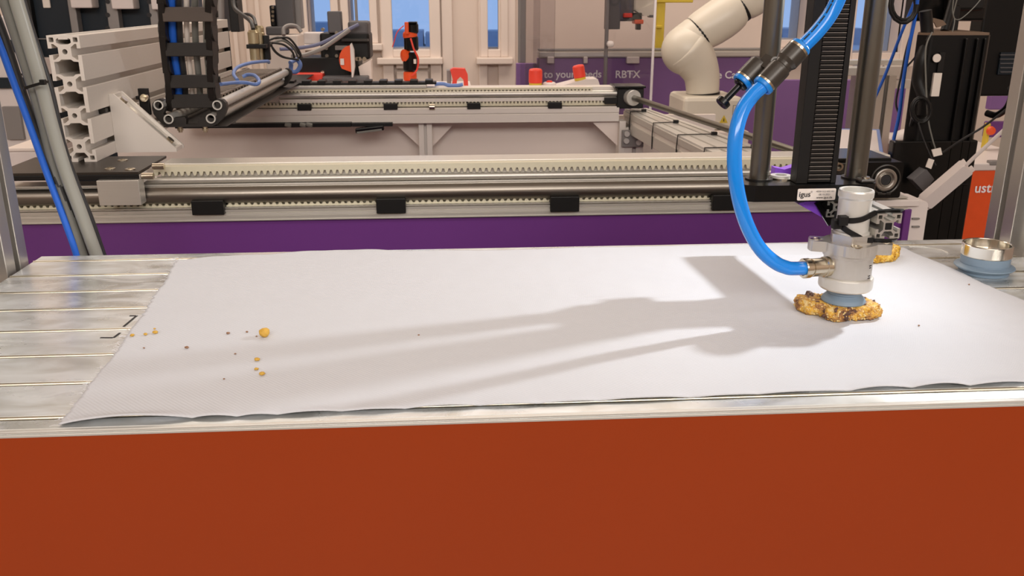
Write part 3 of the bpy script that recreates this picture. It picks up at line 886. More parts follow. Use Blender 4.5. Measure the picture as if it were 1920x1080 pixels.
# hardware on the plate
q = PY(1460, 338, .735); q.z = pz1
build(MB().pipe((q.x - .002, .726, pz1 + .0008), (q.x - .002, .726, pz1 + .0030), .0085, .0050, 28), 'washer', 'alu_white', za)
build(MB().pipe((q.x, .7255, pz1), (q.x, .7255, pz1 + .0011), .0105, .0050, 28), 'washer', 'nickel', za)
q = PY(1386, 358, .712)
build(MB().cyl((xL - .0016, .712, .0965), (xL + .002, .712, .0965), .0052, n=24), 'side_screw', 'alu_white', za)
build(MB().cyl((xL - .0021, .712, .0965), (xL + .001, .712, .0965), .0024, n=6), 'side_screw', 'ink', za)
build(MB().box((xR - .016, .700, pz1), (xR - .004, .712, pz1 + .0030)), 'clamp', 'dark_steel', za, bevel=.0012)
build(MB().cyl((xR - .010, .706, pz1 + .0028), (xR - .010, .706, pz1 + .0044), .0034, n=20), 'clamp_screw', 'nickel', za)
wr = MB()
wr.tube(spline([PY(1570, 340, .73), PY(1595, 343, .722), PY(1612, 346, .712), PY(1620, 352, .706)], 8), .0007, 6)
build(wr, 'thin_wire', 'black_plastic', za)
# purple bracket and dark brackets under the plate
a, b_, c_ = PY(1494, 381, .715), PY(1543, 382, .715), PY(1556, 416, .715)
build(MB().prism([(a.x, a.z), (b_.x, pz0), (c_.x, c_.z)], (0, .713, 0), (1, 0, 0), (0, 0, 1), (0, .012, 0)), 'gusset', 'purple_plastic', za, bevel=.0004)
a, b_ = PY(1536, 382, .711), PY(1562, 417, .711)
gb = MB()
gb.bar((a.x, .711, a.z + .003), (b_.x, .711, b_.z), .010, .0030, (0, -1, 0)); gb.bar((a.x + .004, .709, a.z + .003), (b_.x + .0045, .709, b_.z), .008, .0014, (0, -1, 0))
build(gb, 'angled_strut', 'black_gloss', za)
a, b_ = PY(1548, 381, .712), PY(1582, 412, .712)
build(MB().prism(tslot(1, .017, top='open'), (a.x, .708, .0735), (1, 0, 0), (0, 0, 1), (0, .03, 0)), 'hanging_profile', 'alu', za, bevel=.0005)
a, b_ = PY(1452, 337, .738), PY(1492, 318, .738)
build(MB().prism([(a.x, a.z), (b_.x, a.z - .001), (b_.x, b_.z + .003), (a.x + .008, b_.z + .0002), (a.x, b_.z + .002)], (0, .738, 0), (1, 0, 0), (0, 0, 1), (0, .010, 0)), 'rear_bracket', 'purple_plastic', za, bevel=.0008)

# ================================================================== spare suction cup
SX, SY = .5030, .7765
SK = .885
sc_ = thing('suction_cup', 'loose blue grey suction cup with a bright metal ring on the planks', 'suction cup', (SX, SY, 0))
build(MB().lathe((SX, SY, 0), [(SK * r_, SK * h_) for r_, h_ in [(.0005, .0004), (.022, .0002), (.0245, .0002), (.0250, .0012), (.0235, .0030), (.0285, .0060), (.0300, .0074), (.0296, .0082), (.0262, .0096), (.0242, .0104), (.0240, .0108), (.0243, .0114), (.0243, .0190), (.0236, .0198), (.0005, .0198)]], 56), 'rubber_cup', 'rubber', sc_)
build(MB().lathe((SX, SY, 0), [(SK * r_, SK * h_) for r_, h_ in [(.0232, .0194), (.0246, .0197), (.0249, .0204), (.0249, .0315), (.0244, .0322), (.0228, .0322), (.0224, .0316), (.0224, .0230), (.0005, .0225)]], 56), 'metal_ring', 'chrome', sc_)
# ================================================================== gantry: front rail
RY = 1.15
def zf(y): return PY(900, y, RY).z
RX0, RX1 = -.56, .615
RXL = PY(298, 320, RY).x
def tooth_belt(x0, x1, y0, y1, zb, zt, th, pitch, up):
    """belt band zb..zt with teeth of height th above (up) or below"""
    pts = []; n = int((x1 - x0) / pitch)
    base, tip = (zt, zt + th) if up else (zb, zb - th)
    for i in range(n):
        x = x0 + i * pitch
        for fx, lv in ((.02, 0), (.16, .75), (.24, 1), (.50, 1), (.58, .75), (.72, 0)):
            pts.append((x + fx * pitch, base + (tip - base) * lv))
    other = zb if up else zt
    vs = []; fs = []
    for x, z in pts:
        vs += [(x, y0, z), (x, y1, z), (x, y0, other), (x, y1, other)]
    for i in range(len(pts) - 1):
        a = i * 4; b_ = a + 4
        fs += [(a, b_, b_ + 2, a + 2), (a + 1, a + 3, b_ + 3, b_ + 1), (a, a + 1, b_ + 1, b_), (a + 2, b_ + 2, b_ + 3, a + 3)]
    fs += [(0, 2, 3, 1), (len(vs) - 4, len(vs) - 3, len(vs) - 1, len(vs) - 2)]
    return MB().add(vs, fs)
fr = thing('gantry_rail', 'near gantry rail of steel tube and toothed belts above the purple panel', 'rail', (0, RY, zf(403)))
ol = []
for y, d in ((402.5, -.0012), (400.5, -.0012), (400.5, 0), (394.5, 0), (394.5, .0015), (393, .0015), (393, 0), (389, .0002), (389, .003), (387, .003), (387, .0008), (382.5, .0008), (382.5, .006), (380.5, .006), (380.5, .002), (379, .002)):
    ol.append((RY - .012 + d, zf(y)))
ol += [(RY + .055, zf(379)), (RY + .055, zf(402.5))]
build(MB().prism(ol, (RX0, 0, 0), (0, 1, 0), (0, 0, 1), (RX1 - RX0, 0, 0)), 'base_beam', 'alu_x', fr)
build(MB().cyl((RX0, RY, zf(357)), (RX1 - .02, RY, zf(357)), (zf(341) - zf(373)) / 2, n=40), 'main_tube', 'steel_tube', fr)
build(MB().cyl((RXL - .02, RY + .004, zf(331)), (RX1 - .02, RY + .004, zf(331)), (zf(325) - zf(338)) / 2, n=28), 'upper_rail', 'alu_x', fr)
lg = MB()
lg.box((RX0, RY - .004, zf(345)), (RX1 - .02, RY + .03, zf(341.5))); lg.box((RX0, RY - .001, zf(341.5)), (RX1 - .02, RY + .03, zf(338)))
lg.box((RX0, RY + .006, zf(379)), (RX1 - .02, RY + .03, zf(343))); lg.box((RXL, RY + .006, zf(343)), (RX1 - .02, RY + .03, zf(325)))
build(lg, 'web', 'alu_x', fr, bevel=.0004)
build(tooth_belt(PY(287, 315, RY).x, RX1 - .02, RY, RY + .014, zf(315), zf(305.5), zf(315) - zf(322), .0080, False), 'upper_belt', 'belt_cream', fr)
build(MB().box((RXL, RY + .006, zf(326)), (RX1 - .02, RY + .05, zf(315.5))), 'belt_bed', 'alu_x', fr)
build(MB().box((RXL, RY + .014, zf(315)), (RX1 - .02, RY + .055, zf(303.5))), 'top_strip', 'alu_x', fr, bevel=.0008)
build(tooth_belt(RX0, RX1 - .02, RY - .002, RY + .006, zf(381.5), zf(377), zf(372.5) - zf(377), .0080, True), 'lower_belt', 'belt_cream', fr)
for a, b_ in ((360, 420), (706, 761), (1032, 1086), (1335, 1390)):
    p, q = PY(a, 400, RY - .018), PY(b_, 400, RY - .018)
    z0, z1 = PY(a, 404 - (a - 360) * .009, RY - .018).z, PY(a, 377 - (a - 360) * .011, RY - .018).z
    build(MB().box((p.x, RY - .018, z0), (q.x, RY + .012, z1)), 'support_block', 'black_plastic', fr, bevel=.0008)

# drive housing at the right end of the near rail
dh = thing('drive_housing', 'black pulley housing with round steel bearing at the rail end', 'bearing housing', tuple(PY(1655, 372, 1.12)))
a, b_ = PY(1613, 372, 1.125), PY(1696, 304, 1.125)
build(MB().prism(rrect(a.x, a.z, b_.x, b_.z, .003, 4), (0, 1.125, 0), (1, 0, 0), (0, 0, 1), (0, .075, 0)), 'housing', 'black_gloss', dh, bevel=.0008)
c = PY(1660, 337, 1.125)
build(MB().lathe(c, [(.0205, -.001), (.0205, .0012), (.0190, .0016), (.0180, .0010), (.0180, -.001)], 44, (0, -1, 0)), 'retaining_ring', 'dark_steel', dh)
build(MB().lathe(c, [(.0150, -.002), (.0150, .0018), (.0138, .0026), (.0112, .0026), (.0096, .0014), (.0090, .0005), (.0078, .0020), (.0072, .0020), (.0070, -.003)], 40, (0, -1, 0)), 'bearing', 'bearing_steel', dh)
build(MB().cyl(c + Vector((0, -.0010, 0)), c + Vector((0, .001, 0)), .0066, n=28), 'shaft_bore', 'ink', dh)
for dx in (-.006, .006):
    build(MB().box((c.x + dx - .003, 1.1225, c.z - .0200), (c.x + dx + .003, 1.126, c.z - .0165)), 'ring_lug', 'dark_steel', dh, bevel=.0005)
a, b_ = PY(1618, 299, 1.13), PY(1670, 294, 1.13)
build(MB().box((PY(1560, 300, 1.14).x, 1.14, PY(1650, 303, 1.14).z), (PY(1672, 300, 1.14).x, 1.22, PY(1650, 296, 1.14).z)), 'cover_plate', 'black_gloss', dh, bevel=.001)
a = PY(1574, 313, 1.13)
build(MB().pipe((a.x, 1.13, a.z), (a.x, 1.16, a.z), .0055, .003, 20), 'guide_roller', 'nickel', dh)
build(MB().box((PY(1555, 300, 1.14).x, 1.136, PY(1560, 326, 1.14).z), (PY(1590, 300, 1.14).x, 1.17, PY(1560, 305, 1.14).z)), 'roller_bracket', 'dark_steel', dh, bevel=.001)

# ================================================================== gantry: carriage at the left end
cz = .0426
yf0 = PZ(200, 323, cz).y
cg = thing('gantry_carriage', 'dark steel carriage plate with silver block under the large profile', 'carriage', (-.42, yf0, cz - .03))
xr0 = PZ(258, 323, cz).x
top = [(RX0 + .0, yf0), (xr0, yf0), (PZ(312, 292, cz).x, PZ(312, 292, cz).y), (RX0 + .0, PZ(312, 292, cz).y)]
build(MB().prism(top, (0, 0, cz - .003), (1, 0, 0), (0, 1, 0), (0, 0, .003)), 'steel_plate', 'plate_steel', cg, bevel=.0006)
build(MB().box((RX0, yf0, PY(150, 338, yf0).z), (xr0, yf0 + .045, cz - .0032)), 'carriage_body', 'black_plastic', cg, bevel=.0008)
build(MB().prism([(xr0 + .0003, yf0 + .0), (PZ(312, 292, cz).x, PZ(312, 292, cz).y), (xr0 + .0003, PZ(312, 292, cz).y)], (0, 0, cz - .016), (1, 0, 0), (0, 1, 0), (0, 0, .0125)), 'side_block', 'alu_matte', cg, bevel=.0006)
a, b_ = PY(187, 386, yf0 - .008), PY(259, 338, yf0 - .008)
build(MB().box((a.x, yf0 - .008, a.z), (b_.x, yf0 + .012, b_.z)), 'silver_block', 'alu_x', cg, bevel=.0006)
for px, py in ((202, 319), (226, 303), (240, 320)):
    p = PZ(px, py, cz)
    build(MB().lathe((p.x, p.y + .008, cz), [(.0065, 0), (.0065, .0010), (.0050, .0014), (.0034, .0014), (.0034, .0002), (.0003, .0002)], 20), 'plate_screw', 'nickel', cg)
a = PY(285, 330, 1.12)
for px, py in ((282, 330), (302, 312)):
    p = PY(px, py, 1.13)
    build(MB().cyl((p.x - .010, 1.13, p.z), (p.x + .004, 1.13, p.z), .004, n=16), 'belt_clamp_bolt', 'nickel', cg)

# the large profile standing on the carriage
PE = 1.2
bx = PY(86, 66, PE).x
bp_ = thing('large_profile', 'large four slot aluminium profile running back from the near rail', 'profile', (bx + .02, PE, cz))
build(MB().prism(tslot(4, .040), (bx, PE, cz), (1, 0, 0), (0, 0, 1), (0, .80, 0)), 'profile', 'alu_matte', bp_, bevel=.0005)
build(MB().box((bx, PE + .801, cz), (bx + .04, PE + .806, cz + .16)), 'cavity_light_stop', 'black_plastic', bp_)  # unseen plate added to keep light out of the profile cavities
build(MB().box((bx + .0145, PE + .001, cz + .1555), (bx + .0255, PE + .80, cz + .1605)), 'cover_strip', 'alu_white', bp_, bevel=.0004)
# triangular gusset bracket
GYf = 1.272
gx = bx + .0402
gb = thing('gusset_bracket', 'cast triangular corner bracket joining large profile and carriage', 'bracket', (gx, GYf, cz))
tri = [(0, 0), (.082, 0), (.082, .004), (.006, .080), (0, .080)]
build(MB().prism(tri, (gx, GYf, cz), (1, 0, 0), (0, 0, 1), (0, .004, 0)), 'side_web', 'alu_matte', gb, bevel=.0004)
build(MB().prism(tri, (gx, GYf + .034, cz), (1, 0, 0), (0, 0, 1), (0, .004, 0)), 'side_web', 'alu_matte', gb, bevel=.0004)
build(MB().box((gx + .0005, GYf + .0042, cz), (gx + .081, GYf + .0338, cz + .005)), 'foot', 'alu_matte', gb)
build(MB().box((gx + .0005, GYf + .0042, cz + .0052), (gx + .005, GYf + .0338, cz + .079)), 'upright', 'alu_matte', gb)
build(MB().prism([(.006, .074), (.020, .060), (.062, .018), (.076, .004), (.074, .002), (.003, .072)], (gx, GYf + .0042, cz), (1, 0, 0), (0, 0, 1), (0, .0296, 0)), 'sloped_web', 'alu', gb)
for d in (.014, .070):
    q = Vector((gx + d, GYf + .019, cz + .0845 - d)); n_ = Vector((.707, 0, .707))
    build(MB().cyl(q - n_ * .004, q + n_ * .001, .0052, n=16), 'cap_screw', 'nickel', gb)
# nuts in the profile slots
for py, px in ((208, 204), (249, 208)):
    p = PY(px, py, GYf - .01)
    build(MB().box((gx - .011, GYf - .012, p.z - .004), (gx - .002, GYf + .004, p.z + .004)), 'slot_nut', 'dark_steel', gb, bevel=.001)
# small black stop bracket on the profile
sb = thing('stop_bracket', 'small black upright bracket with bolt on the large profile', 'bracket', tuple(PY(271, 215, 1.30)))
a, b_ = PY(264, 216, 1.335), PY(276, 166, 1.335)
build(MB().box((a.x, 1.335, a.z), (b_.x, 1.342, b_.z)), 'upright', 'black_plastic', sb, bevel=.0006)
a, b_ = PY(255, 187, 1.335), PY(276, 180, 1.335)
build(MB().box((a.x, 1.334, a.z), (b_.x, 1.343, b_.z)), 'side_lug', 'black_plastic', sb, bevel=.0006)
p = PY(272, 183, 1.333)
build(MB().cyl(p, p + Vector((0, -.006, 0)), .0055, n=16), 'bolt', 'nickel', sb)
build(MB().cyl(p + Vector((0, -.006, 0)), p + Vector((0, -.010, 0)), .0035, n=12), 'bolt', 'nickel', sb)

# ================================================================== cable tray and energy chain
TN, TF = 1.34, 1.915
def N_(x, y): p = PY(x, y, TN); return (p.x, p.z)
tr = thing('cable_tray', 'tray of four pale tubes with black clamp ends beside the large profile', 'cable tray', tuple(PY(355, 237, TN)))
U = [N_(*q) for q in ((301, 185), (292, 187), (286, 194), (285, 203), (288, 214), (297, 226), (306, 234), (316, 237), (396, 237), (407, 233), (416, 224), (422, 213), (425, 202), (423, 193), (417, 187), (408, 185),
                      (404, 190), (406, 204), (406, 216), (400, 222), (392, 221), (374, 219), (371, 223), (371, 233), (349, 233), (349, 223), (346, 219), (326, 221), (312, 219), (306, 213), (311, 202), (303, 200), (300, 206), (297, 200), (300, 190), (307, 189))]
for yy in (TN, TF):
    s = 1.0
    build(MB().prism(U, (0, yy, 0), (1, 0, 0), (0, 0, 1), (0, .012, 0)), 'clamp_end', 'chain_black', tr, bevel=.0008)
TU = []
for px, py in ((298, 197), (317, 223), (396, 222), (408, 197)):
    x, z = N_(px, py); TU.append((x, z))
    build(MB().pipe((x, TN - .003, z), (x, TF + .016, z), .0070, .0052, 20), 'tray_tube', 'alu_white', tr)
a, b_ = N_(285, 239), N_(425, 236)
build(MB().box((a[0], TN, a[1]), (b_[0], TF + .4, b_[1])), 'floor_strip', 'chain_black', tr, bevel=.0006)
for px in (338, 385):
    p = PY(px, 243, TN + .01)
    build(MB().cyl((p.x, TN + .01, p.z + .006), (p.x, TN + .01, p.z - .004), .003, n=12), 'hanging_bolt', 'nickel', tr)
    build(MB().cyl((p.x, TN + .01, p.z + .002), (p.x, TN + .01, p.z - .001), .005, n=6), 'hanging_bolt', 'nickel', tr)

ec = thing('energy_chain', 'black cable carrier chain rising out of the tray with hoses inside', 'cable chain', tuple(PY(364, 205, TN + .03)))
lv = [(205, 318, 410, 1.375), (190, 318, 408, 1.368), (153, 316, 406, 1.352), (93, 307, 402, 1.325), (27, 302, 401, 1.295), (-38, 300, 405, 1.27), (-104, 298, 408, 1.25), (-170, 296, 412, 1.235)]
for k in range(1, len(lv) - 1):
    y, xa, xb, Y = lv[k]
    hgt = {1: 26, 2: 25, 3: 26, 4: 28}.get(k, 28)
    A0, A1 = PY(xa, lv[k - 1][0], lv[k - 1][3]), PY(lv[k + 1][1], lv[k + 1][0], lv[k + 1][3])
    for side_ in (0, 1):
        p_prev = PY(lv[k - 1][1 + side_], lv[k - 1][0], lv[k - 1][3]); p_ = PY(lv[k][1 + side_], y, Y); p_next = PY(lv[k + 1][1 + side_], lv[k + 1][0], lv[k + 1][3])
        a_ = p_.lerp(p_prev, .56); b2 = p_.lerp(p_next, .56)
        sg = 1 if side_ == 0 else -1
        off = Vector((sg * (.0035 if k % 2 else .0048), 0, 0))
        lk = MB()
        lk.bar(a_ + off, b2 + off, .0085, .030, (0, 1, 0))
        lk.cyl(b2 + off - Vector((.0048, 0, 0)), b2 + off + Vector((.0048, 0, 0)), .015, n=18)
        link = build(lk, 'link_plate', 'chain_black', ec, bevel=.0006)
    pa, pb = PY(xa, y, Y - .016), PY(xb, y, Y - .016)
    hz = PY(xa, y - hgt / 2, Y - .016).z - PY(xa, y + hgt / 2, Y - .016).z
    build(MB().box((pa.x + .002, Y - .018, pa.z - hz / 2), (pb.x - .002, Y - .014, pa.z + hz / 2)), 'crossbar', 'bar_brown' if k == 4 else 'chain_black', ec, bevel=.001)
    build(MB().box((pa.x + .002, Y + .014, pa.z - hz / 4), (pb.x - .002, Y + .018, pa.z + hz / 4)), 'crossbar', 'chain_black', ec, bevel=.001)
# the part of the chain lying in the tray
zt_ = (TU[0][1] + TU[3][1]) / 2 + .004
x0_, x1_ = TU[0][0] + .006, TU[3][0] - .006
s0 = build(MB().box((x0_, 1.40, zt_), (x1_, 1.411, zt_ + .0045)), 'slat', 'slat_brown', ec, bevel=.0008)
ls = [build(MB().box((xx, 1.398, zt_ - .018), (xx + .006, 1.418, zt_ + .006)), 'link_side', 'slat_brown', ec, bevel=.0015) for xx in (x0_, x1_ - .006)]
for k in range(1, 24):
    clone(s0, (0, .0215 * k, 0), ec); clone(ls[0], (0, .0215 * k, 0), ec); clone(ls[1], (0, .0215 * k, 0), ec)
# hoses inside the chain
def inside(name, label, px, mt, r, ys=(195, 153, 93, 27, -38, -104, -160), cat='hose'):
    pts = []
    for y in ys:
        for a_, b2 in zip(lv, lv[1:]):
            if a_[0] >= y >= b2[0]:
                t = (a_[0] - y) / (a_[0] - b2[0]); Y = a_[3] + (b2[3] - a_[3]) * t
                xl = a_[1] + (b2[1] - a_[1]) * t; xr_ = a_[2] + (b2[2] - a_[2]) * t
                pts.append(PY(xl + (xr_ - xl) * px, y, Y)); break
    tag(build(MB().tube(spline(pts, 6), r, 12), name, mt, origin=tuple(pts[0])), label, cat, 'hoses inside the cable chain')
inside('air_hose', 'blue hose inside the rising cable chain', .20, 'cable_blue', .0055)
inside('cable', 'white cable in the middle of the rising cable chain', .48, 'paper', .0036, cat='cable')
inside('cable', 'grey cable right of middle inside the rising cable chain', .64, 'tube_grey', .0045, cat='cable')
inside('cable', 'dark cable left of middle inside the rising cable chain', .34, 'tube_dark', .0042, cat='cable')
inside('cable', 'pale cable at the right side inside the rising cable chain', .84, 'tube_grey_light', .0036, cat='cable')
def cable(name, label, pts, r, mt, cat='cable', group=None, n=10, k=8):
    p = spline([PY(*q) for q in pts], k)
    return tag(build(MB().tube(p, r, n), name, mt, origin=tuple(p[0])), label, cat, group)
cable('wire', 'pale blue wire looping over the tray near the large profile', [(445, 150, 1.56), (438, 138, 1.60), (446, 126, 1.64), (470, 118, 1.68), (500, 115, 1.74), (504, 117, 1.76)], .0030, 'wire_blue', 'wire')
cable('wire', 'blue wire lying across the tray beside the right tube', [(414, 158, 1.45), (440, 155, 1.49), (460, 155, 1.50), (480, 158, 1.49), (486, 152, 1.50), (478, 142, 1.54), (465, 140, 1.56), (455, 144, 1.56)], .0030, 'wire_blue', 'wire')
cable('wire', 'blue wire loop hanging behind the end of the tray', [(544, 118, 1.93), (556, 112, 1.95), (563, 122, 1.95), (556, 134, 1.95), (546, 133, 1.95), (546, 120, 1.95)], .0045, 'wire_blue', 'wire')

# motor with cables on the profile
mo = thing('cylinder_sensor', 'brass coloured cylindrical sensor pair clamped to the large profile', 'sensor', tuple(PY(482, 112, 1.78)))
for (xa, ya), (xb, yb), r in (((479, 112), (474, 56), .0105), ((489, 112), (485, 48), .0105)):
    p, q = PY(xa, ya, 1.78 + (.02 if xa > 485 else 0)), PY(xb, yb, 1.78 + (.02 if xa > 485 else 0))
    d = (q - p).normalized()
    build(MB().lathe(p, [(.0003, 0), (r * .9, 0), (r * .9, .028), (r, .030), (r, .050), (r * .93, .051), (r * .93, (q - p).length - .004), (r * .7, (q - p).length), (.0003, (q - p).length)], 24, d), 'sensor_barrel', 'brass', mo)
a, b_ = PY(463, 91, 1.77), PY(499, 83, 1.77)
build(MB().box((a.x, 1.765, a.z), (b_.x, 1.815, b_.z)), 'clamp', 'black_plastic', mo, bevel=.001)
a, b_ = PY(499, 112, 1.80), PY(505, 66, 1.80)
build(MB().box((a.x, 1.79, a.z), (b_.x, 1.80, b_.z)), 'clamp_bracket', 'black_plastic', mo, bevel=.001)
cable('cable', 'black cable curving from the dark machine to the brass sensor', [(436, -5, 1.90), (440, 15, 1.88), (455, 28, 1.85), (470, 40, 1.80), (475, 55, 1.78)], .004, 'tube_dark')
cable('cable', 'black cable arching above the brass sensor', [(452, 28, 1.88), (466, 27, 1.86), (476, 34, 1.83), (480, 48, 1.80)], .0032, 'tube_dark')
wp = [[(505, 75, 1.85), (525, 70, 1.87), (545, 82, 1.9), (560, 100, 1.93), (566, 108, 1.95)], [(508, 82, 1.85), (530, 76, 1.87), (550, 90, 1.9), (558, 106, 1.93)],
      [(510, 88, 1.85), (520, 100, 1.87), (535, 108, 1.88), (560, 112, 1.9)], [(506, 78, 1.86), (514, 95, 1.87), (528, 106, 1.88), (545, 110, 1.9)],
      [(515, 72, 1.86), (540, 71, 1.88), (556, 88, 1.9), (564, 104, 1.92), (556, 112, 1.93)], [(510, 80, 1.84), (532, 84, 1.86), (548, 97, 1.88), (552, 110, 1.9)]]
nm = ['outermost', 'second', 'lowest', 'short inner', 'widest', 'middle']
for p, k in zip(wp, nm):
    cable('cable', 'thin grey cable, %s strand of the tangle behind the brass sensor' % k, p, .0022, 'tube_dark' if k != 'second' else 'tube_grey', group='tangle of cables behind the sensor')

# ================================================================== gantry: far rail
BY = 2.0
def zb_(y): return PY(850, y, BY).z
bx0, bx1 = PY(440, 180, BY).x, PY(1160, 180, BY).x
br = thing('gantry_rail', 'far gantry rail with black blocks in front of the white panel', 'rail', (0, BY, zb_(229)))
ol = [(BY - .012 + d, zb_(y)) for y, d in ((229, 0), (215, 0), (215, .003), (212, .003), (212, 0), (203, 0), (203, .004), (201, .004))] + [(BY + .06, zb_(201)), (BY + .06, zb_(229))]
build(MB().prism(ol, (bx0, 0, 0), (0, 1, 0), (0, 0, 1), (bx1 - bx0, 0, 0)), 'base_beam', 'alu_matte', br)
xs_ = PY(524, 180, BY).x
build(MB().cyl((xs_, BY, zb_(177)), (bx1, BY, zb_(177)), (zb_(171.5) - zb_(183)) / 2, n=28), 'main_tube', 'alu_x', br)
wb = MB(); wb.box((bx0, BY + .008, zb_(201)), (bx1, BY + .05, zb_(165))); wb.box((xs_, BY - .002, zb_(191)), (bx1, BY + .05, zb_(184)))
build(wb, 'web', 'alu_matte', br, bevel=.0006)
build(tooth_belt(bx0, bx1, BY - .002, BY + .008, zb_(199), zb_(195), zb_(190.5) - zb_(195), .0080, True), 'lower_belt', 'belt_cream', br)
build(tooth_belt(xs_, bx1 - .05, BY, BY + .012, zb_(169), zb_(165.5), zb_(169) - zb_(172), .0080, False), 'upper_belt', 'belt_cream', br)
for a, b_ in ((557, 583), (719, 745), (876, 901), (1028, 1054)):
    p, q = PY(a, 198, BY - .016), PY(b_, 198, BY - .016)
    build(MB().box((p.x, BY - .016, zb_(203.5)), (q.x, BY + .01, zb_(192))), 'support_block', 'black_plastic', br, bevel=.001)
build(MB().cyl((PY(805, 196, BY - .01).x, BY - .012, zb_(199)), (PY(815, 196, BY - .01).x, BY - .012, zb_(199)), .007, n=14), 'idler_roller', 'nickel', br)
a, b_ = PY(534, 163, BY + .02), PY(800, 163, BY + .02)
tp_ = MB().box((a.x, BY + .0, zb_(165)), (b_.x, BY + .05, zb_(159.5)))
build(tp_, 'top_strip', 'alu_white', br, bevel=.001)
ck = thing('flat_chain', 'flat black cable chain lying on top of the far rail', 'cable chain', (a.x, BY + .03, zb_(159)))
build(MB().box((a.x, BY + .012, zb_(159)), (PY(818, 160, BY).x, BY + .045, zb_(154.5))), 'chain_body', 'black_plastic', ck, bevel=.001)
s0 = build(MB().box((a.x + .005, BY + .010, zb_(157)), (a.x + .022, BY + .047, zb_(150.5))), 'link', 'black_plastic', ck, bevel=.0015)
for k in range(1, 10): clone(s0, (.0335 * k, 0, 0), ck)
cable('hose', 'blue hose end lying on the far rail near the red bracket', [(815, 158, 2.02), (830, 157, 2.02), (842, 160, 2.02), (858, 160, 2.02), (868, 158, 2.02)], .004, 'wire_blue', 'hose')
# post and gussets under the far rail
cp = thing('stand_post', 'aluminium centre post with triangular gussets under the far rail', 'post', (PY(797, 228, BY).x, BY + .02, FLOOR))
a, b_ = PY(785, 240, BY + .01), PY(810, 240, BY + .01)
build(MB().prism(tslot(1, b_.x - a.x, top='open'), (a.x, BY + .005, FLOOR), (1, 0, 0), (0, 1, 0), (0, 0, zb_(229) - FLOOR)), 'post', 'alu_matte', cp, bevel=.0008)
zz = zb_(229)
L = PY(735, 229, BY + .03).x; R = PY(858, 229, BY + .03).x; zl = PY(790, 275, BY + .03).z
build(MB().prism([(L, zz), (a.x, zz), (a.x, zl)], (0, BY + .03, 0), (1, 0, 0), (0, 0, 1), (0, .004, 0)), 'gusset', 'panel_white', cp)
build(MB().prism([(R, zz), (b_.x, zz), (b_.x, zl)], (0, BY + .03, 0), (1, 0, 0), (0, 0, 1), (0, .004, 0)), 'gusset', 'panel_white', cp)
rp_ = thing('stand_post', 'aluminium corner post with screwed plate where the rails meet', 'post', (PY(1185, 228, BY).x, BY + .0, FLOOR))
a, b_ = PY(1160, 240, BY - .01), PY(1172, 240, BY - .01)
build(MB().box((a.x, BY - .02, FLOOR), (b_.x, BY + .02, zb_(228))), 'post', 'alu_matte', rp_, bevel=.001)
a, b_ = PY(1172, 240, BY - .01), PY(1206, 240, BY - .01)
build(MB().prism(tslot(1, b_.x - a.x, top='open'), (a.x, BY - .02, FLOOR), (1, 0, 0), (0, 1, 0), (0, 0, zb_(240) - FLOOR)), 'post', 'alu_matte', rp_, bevel=.001)
a, b_ = PY(1166, 276, BY - .03), PY(1208, 244, BY - .03)
build(MB().box((a.x, BY - .03, a.z), (b_.x, BY - .021, b_.z)), 'screw_plate', 'grey_post', rp_, bevel=.001)
for px, py in ((1175, 251), (1198, 250), (1174, 264), (1197, 267)):
    p = PY(px, py, BY - .031)
    build(MB().cyl(p, p + Vector((0, -.006, 0)), .006, n=14), 'plate_bolt', 'alu_white', rp_)
build(MB().prism([(PY(1108, 229, BY).x, zz), (PY(1160, 229, BY).x, zz), (PY(1160, 276, BY).x, PY(1160, 276, BY).z)], (0, BY + .0, 0), (1, 0, 0), (0, 0, 1), (0, .004, 0)), 'gusset', 'panel_white', rp_)

# right hand beam with cable ties, tapering away to the far corner
bz = .002
q0, q1, q2, q3 = PZ(1171, 206, bz), PZ(1372, 305, bz), PZ(1500, 305, bz), PZ(1212, 204, bz)
rb = thing('side_beam', 'aluminium side beam wrapped with black cable ties at the right', 'beam', tuple((q0 + q1) / 2 - Vector((0, 0, .05))))
poly = [(p.x, p.y) for p in (q0, q1, q2, q3)]
build(MB().prism(poly, (0, 0, bz - .048), (1, 0, 0), (0, 1, 0), (0, 0, .046)), 'beam', 'alu_matte', rb, bevel=.001)
def lerp2(a, b_, t): return a + (b_ - a) * t
for f0, f1 in ((.0, .20), (.27, .56), (.62, .78), (.86, 1.0)):
    pp = [lerp2(q0, q3, f0), lerp2(q1, q2, f0), lerp2(q1, q2, f1), lerp2(q0, q3, f1)]
    build(MB().prism([(p.x, p.y) for p in pp], (0, 0, bz - .0022), (1, 0, 0), (0, 1, 0), (0, 0, .0042)), 'top_ridge', 'alu_white', rb, bevel=.0006)
sd0, sd1 = q0.copy(), q1.copy()
for z0, z1 in ((-.014, -.002), (-.046, -.024)):
    n_ = (sd1 - sd0).normalized(); out = Vector((-n_.y, n_.x, 0))
    if out.x > 0: out = -out
    build(MB().bar(sd0 + Vector((0, 0, (z0 + z1) / 2)) + out * .001, sd1 + Vector((0, 0, (z0 + z1) / 2)) + out * .001, .003, z1 - z0), 'side_ridge', 'alu_x', rb, bevel=.0005)
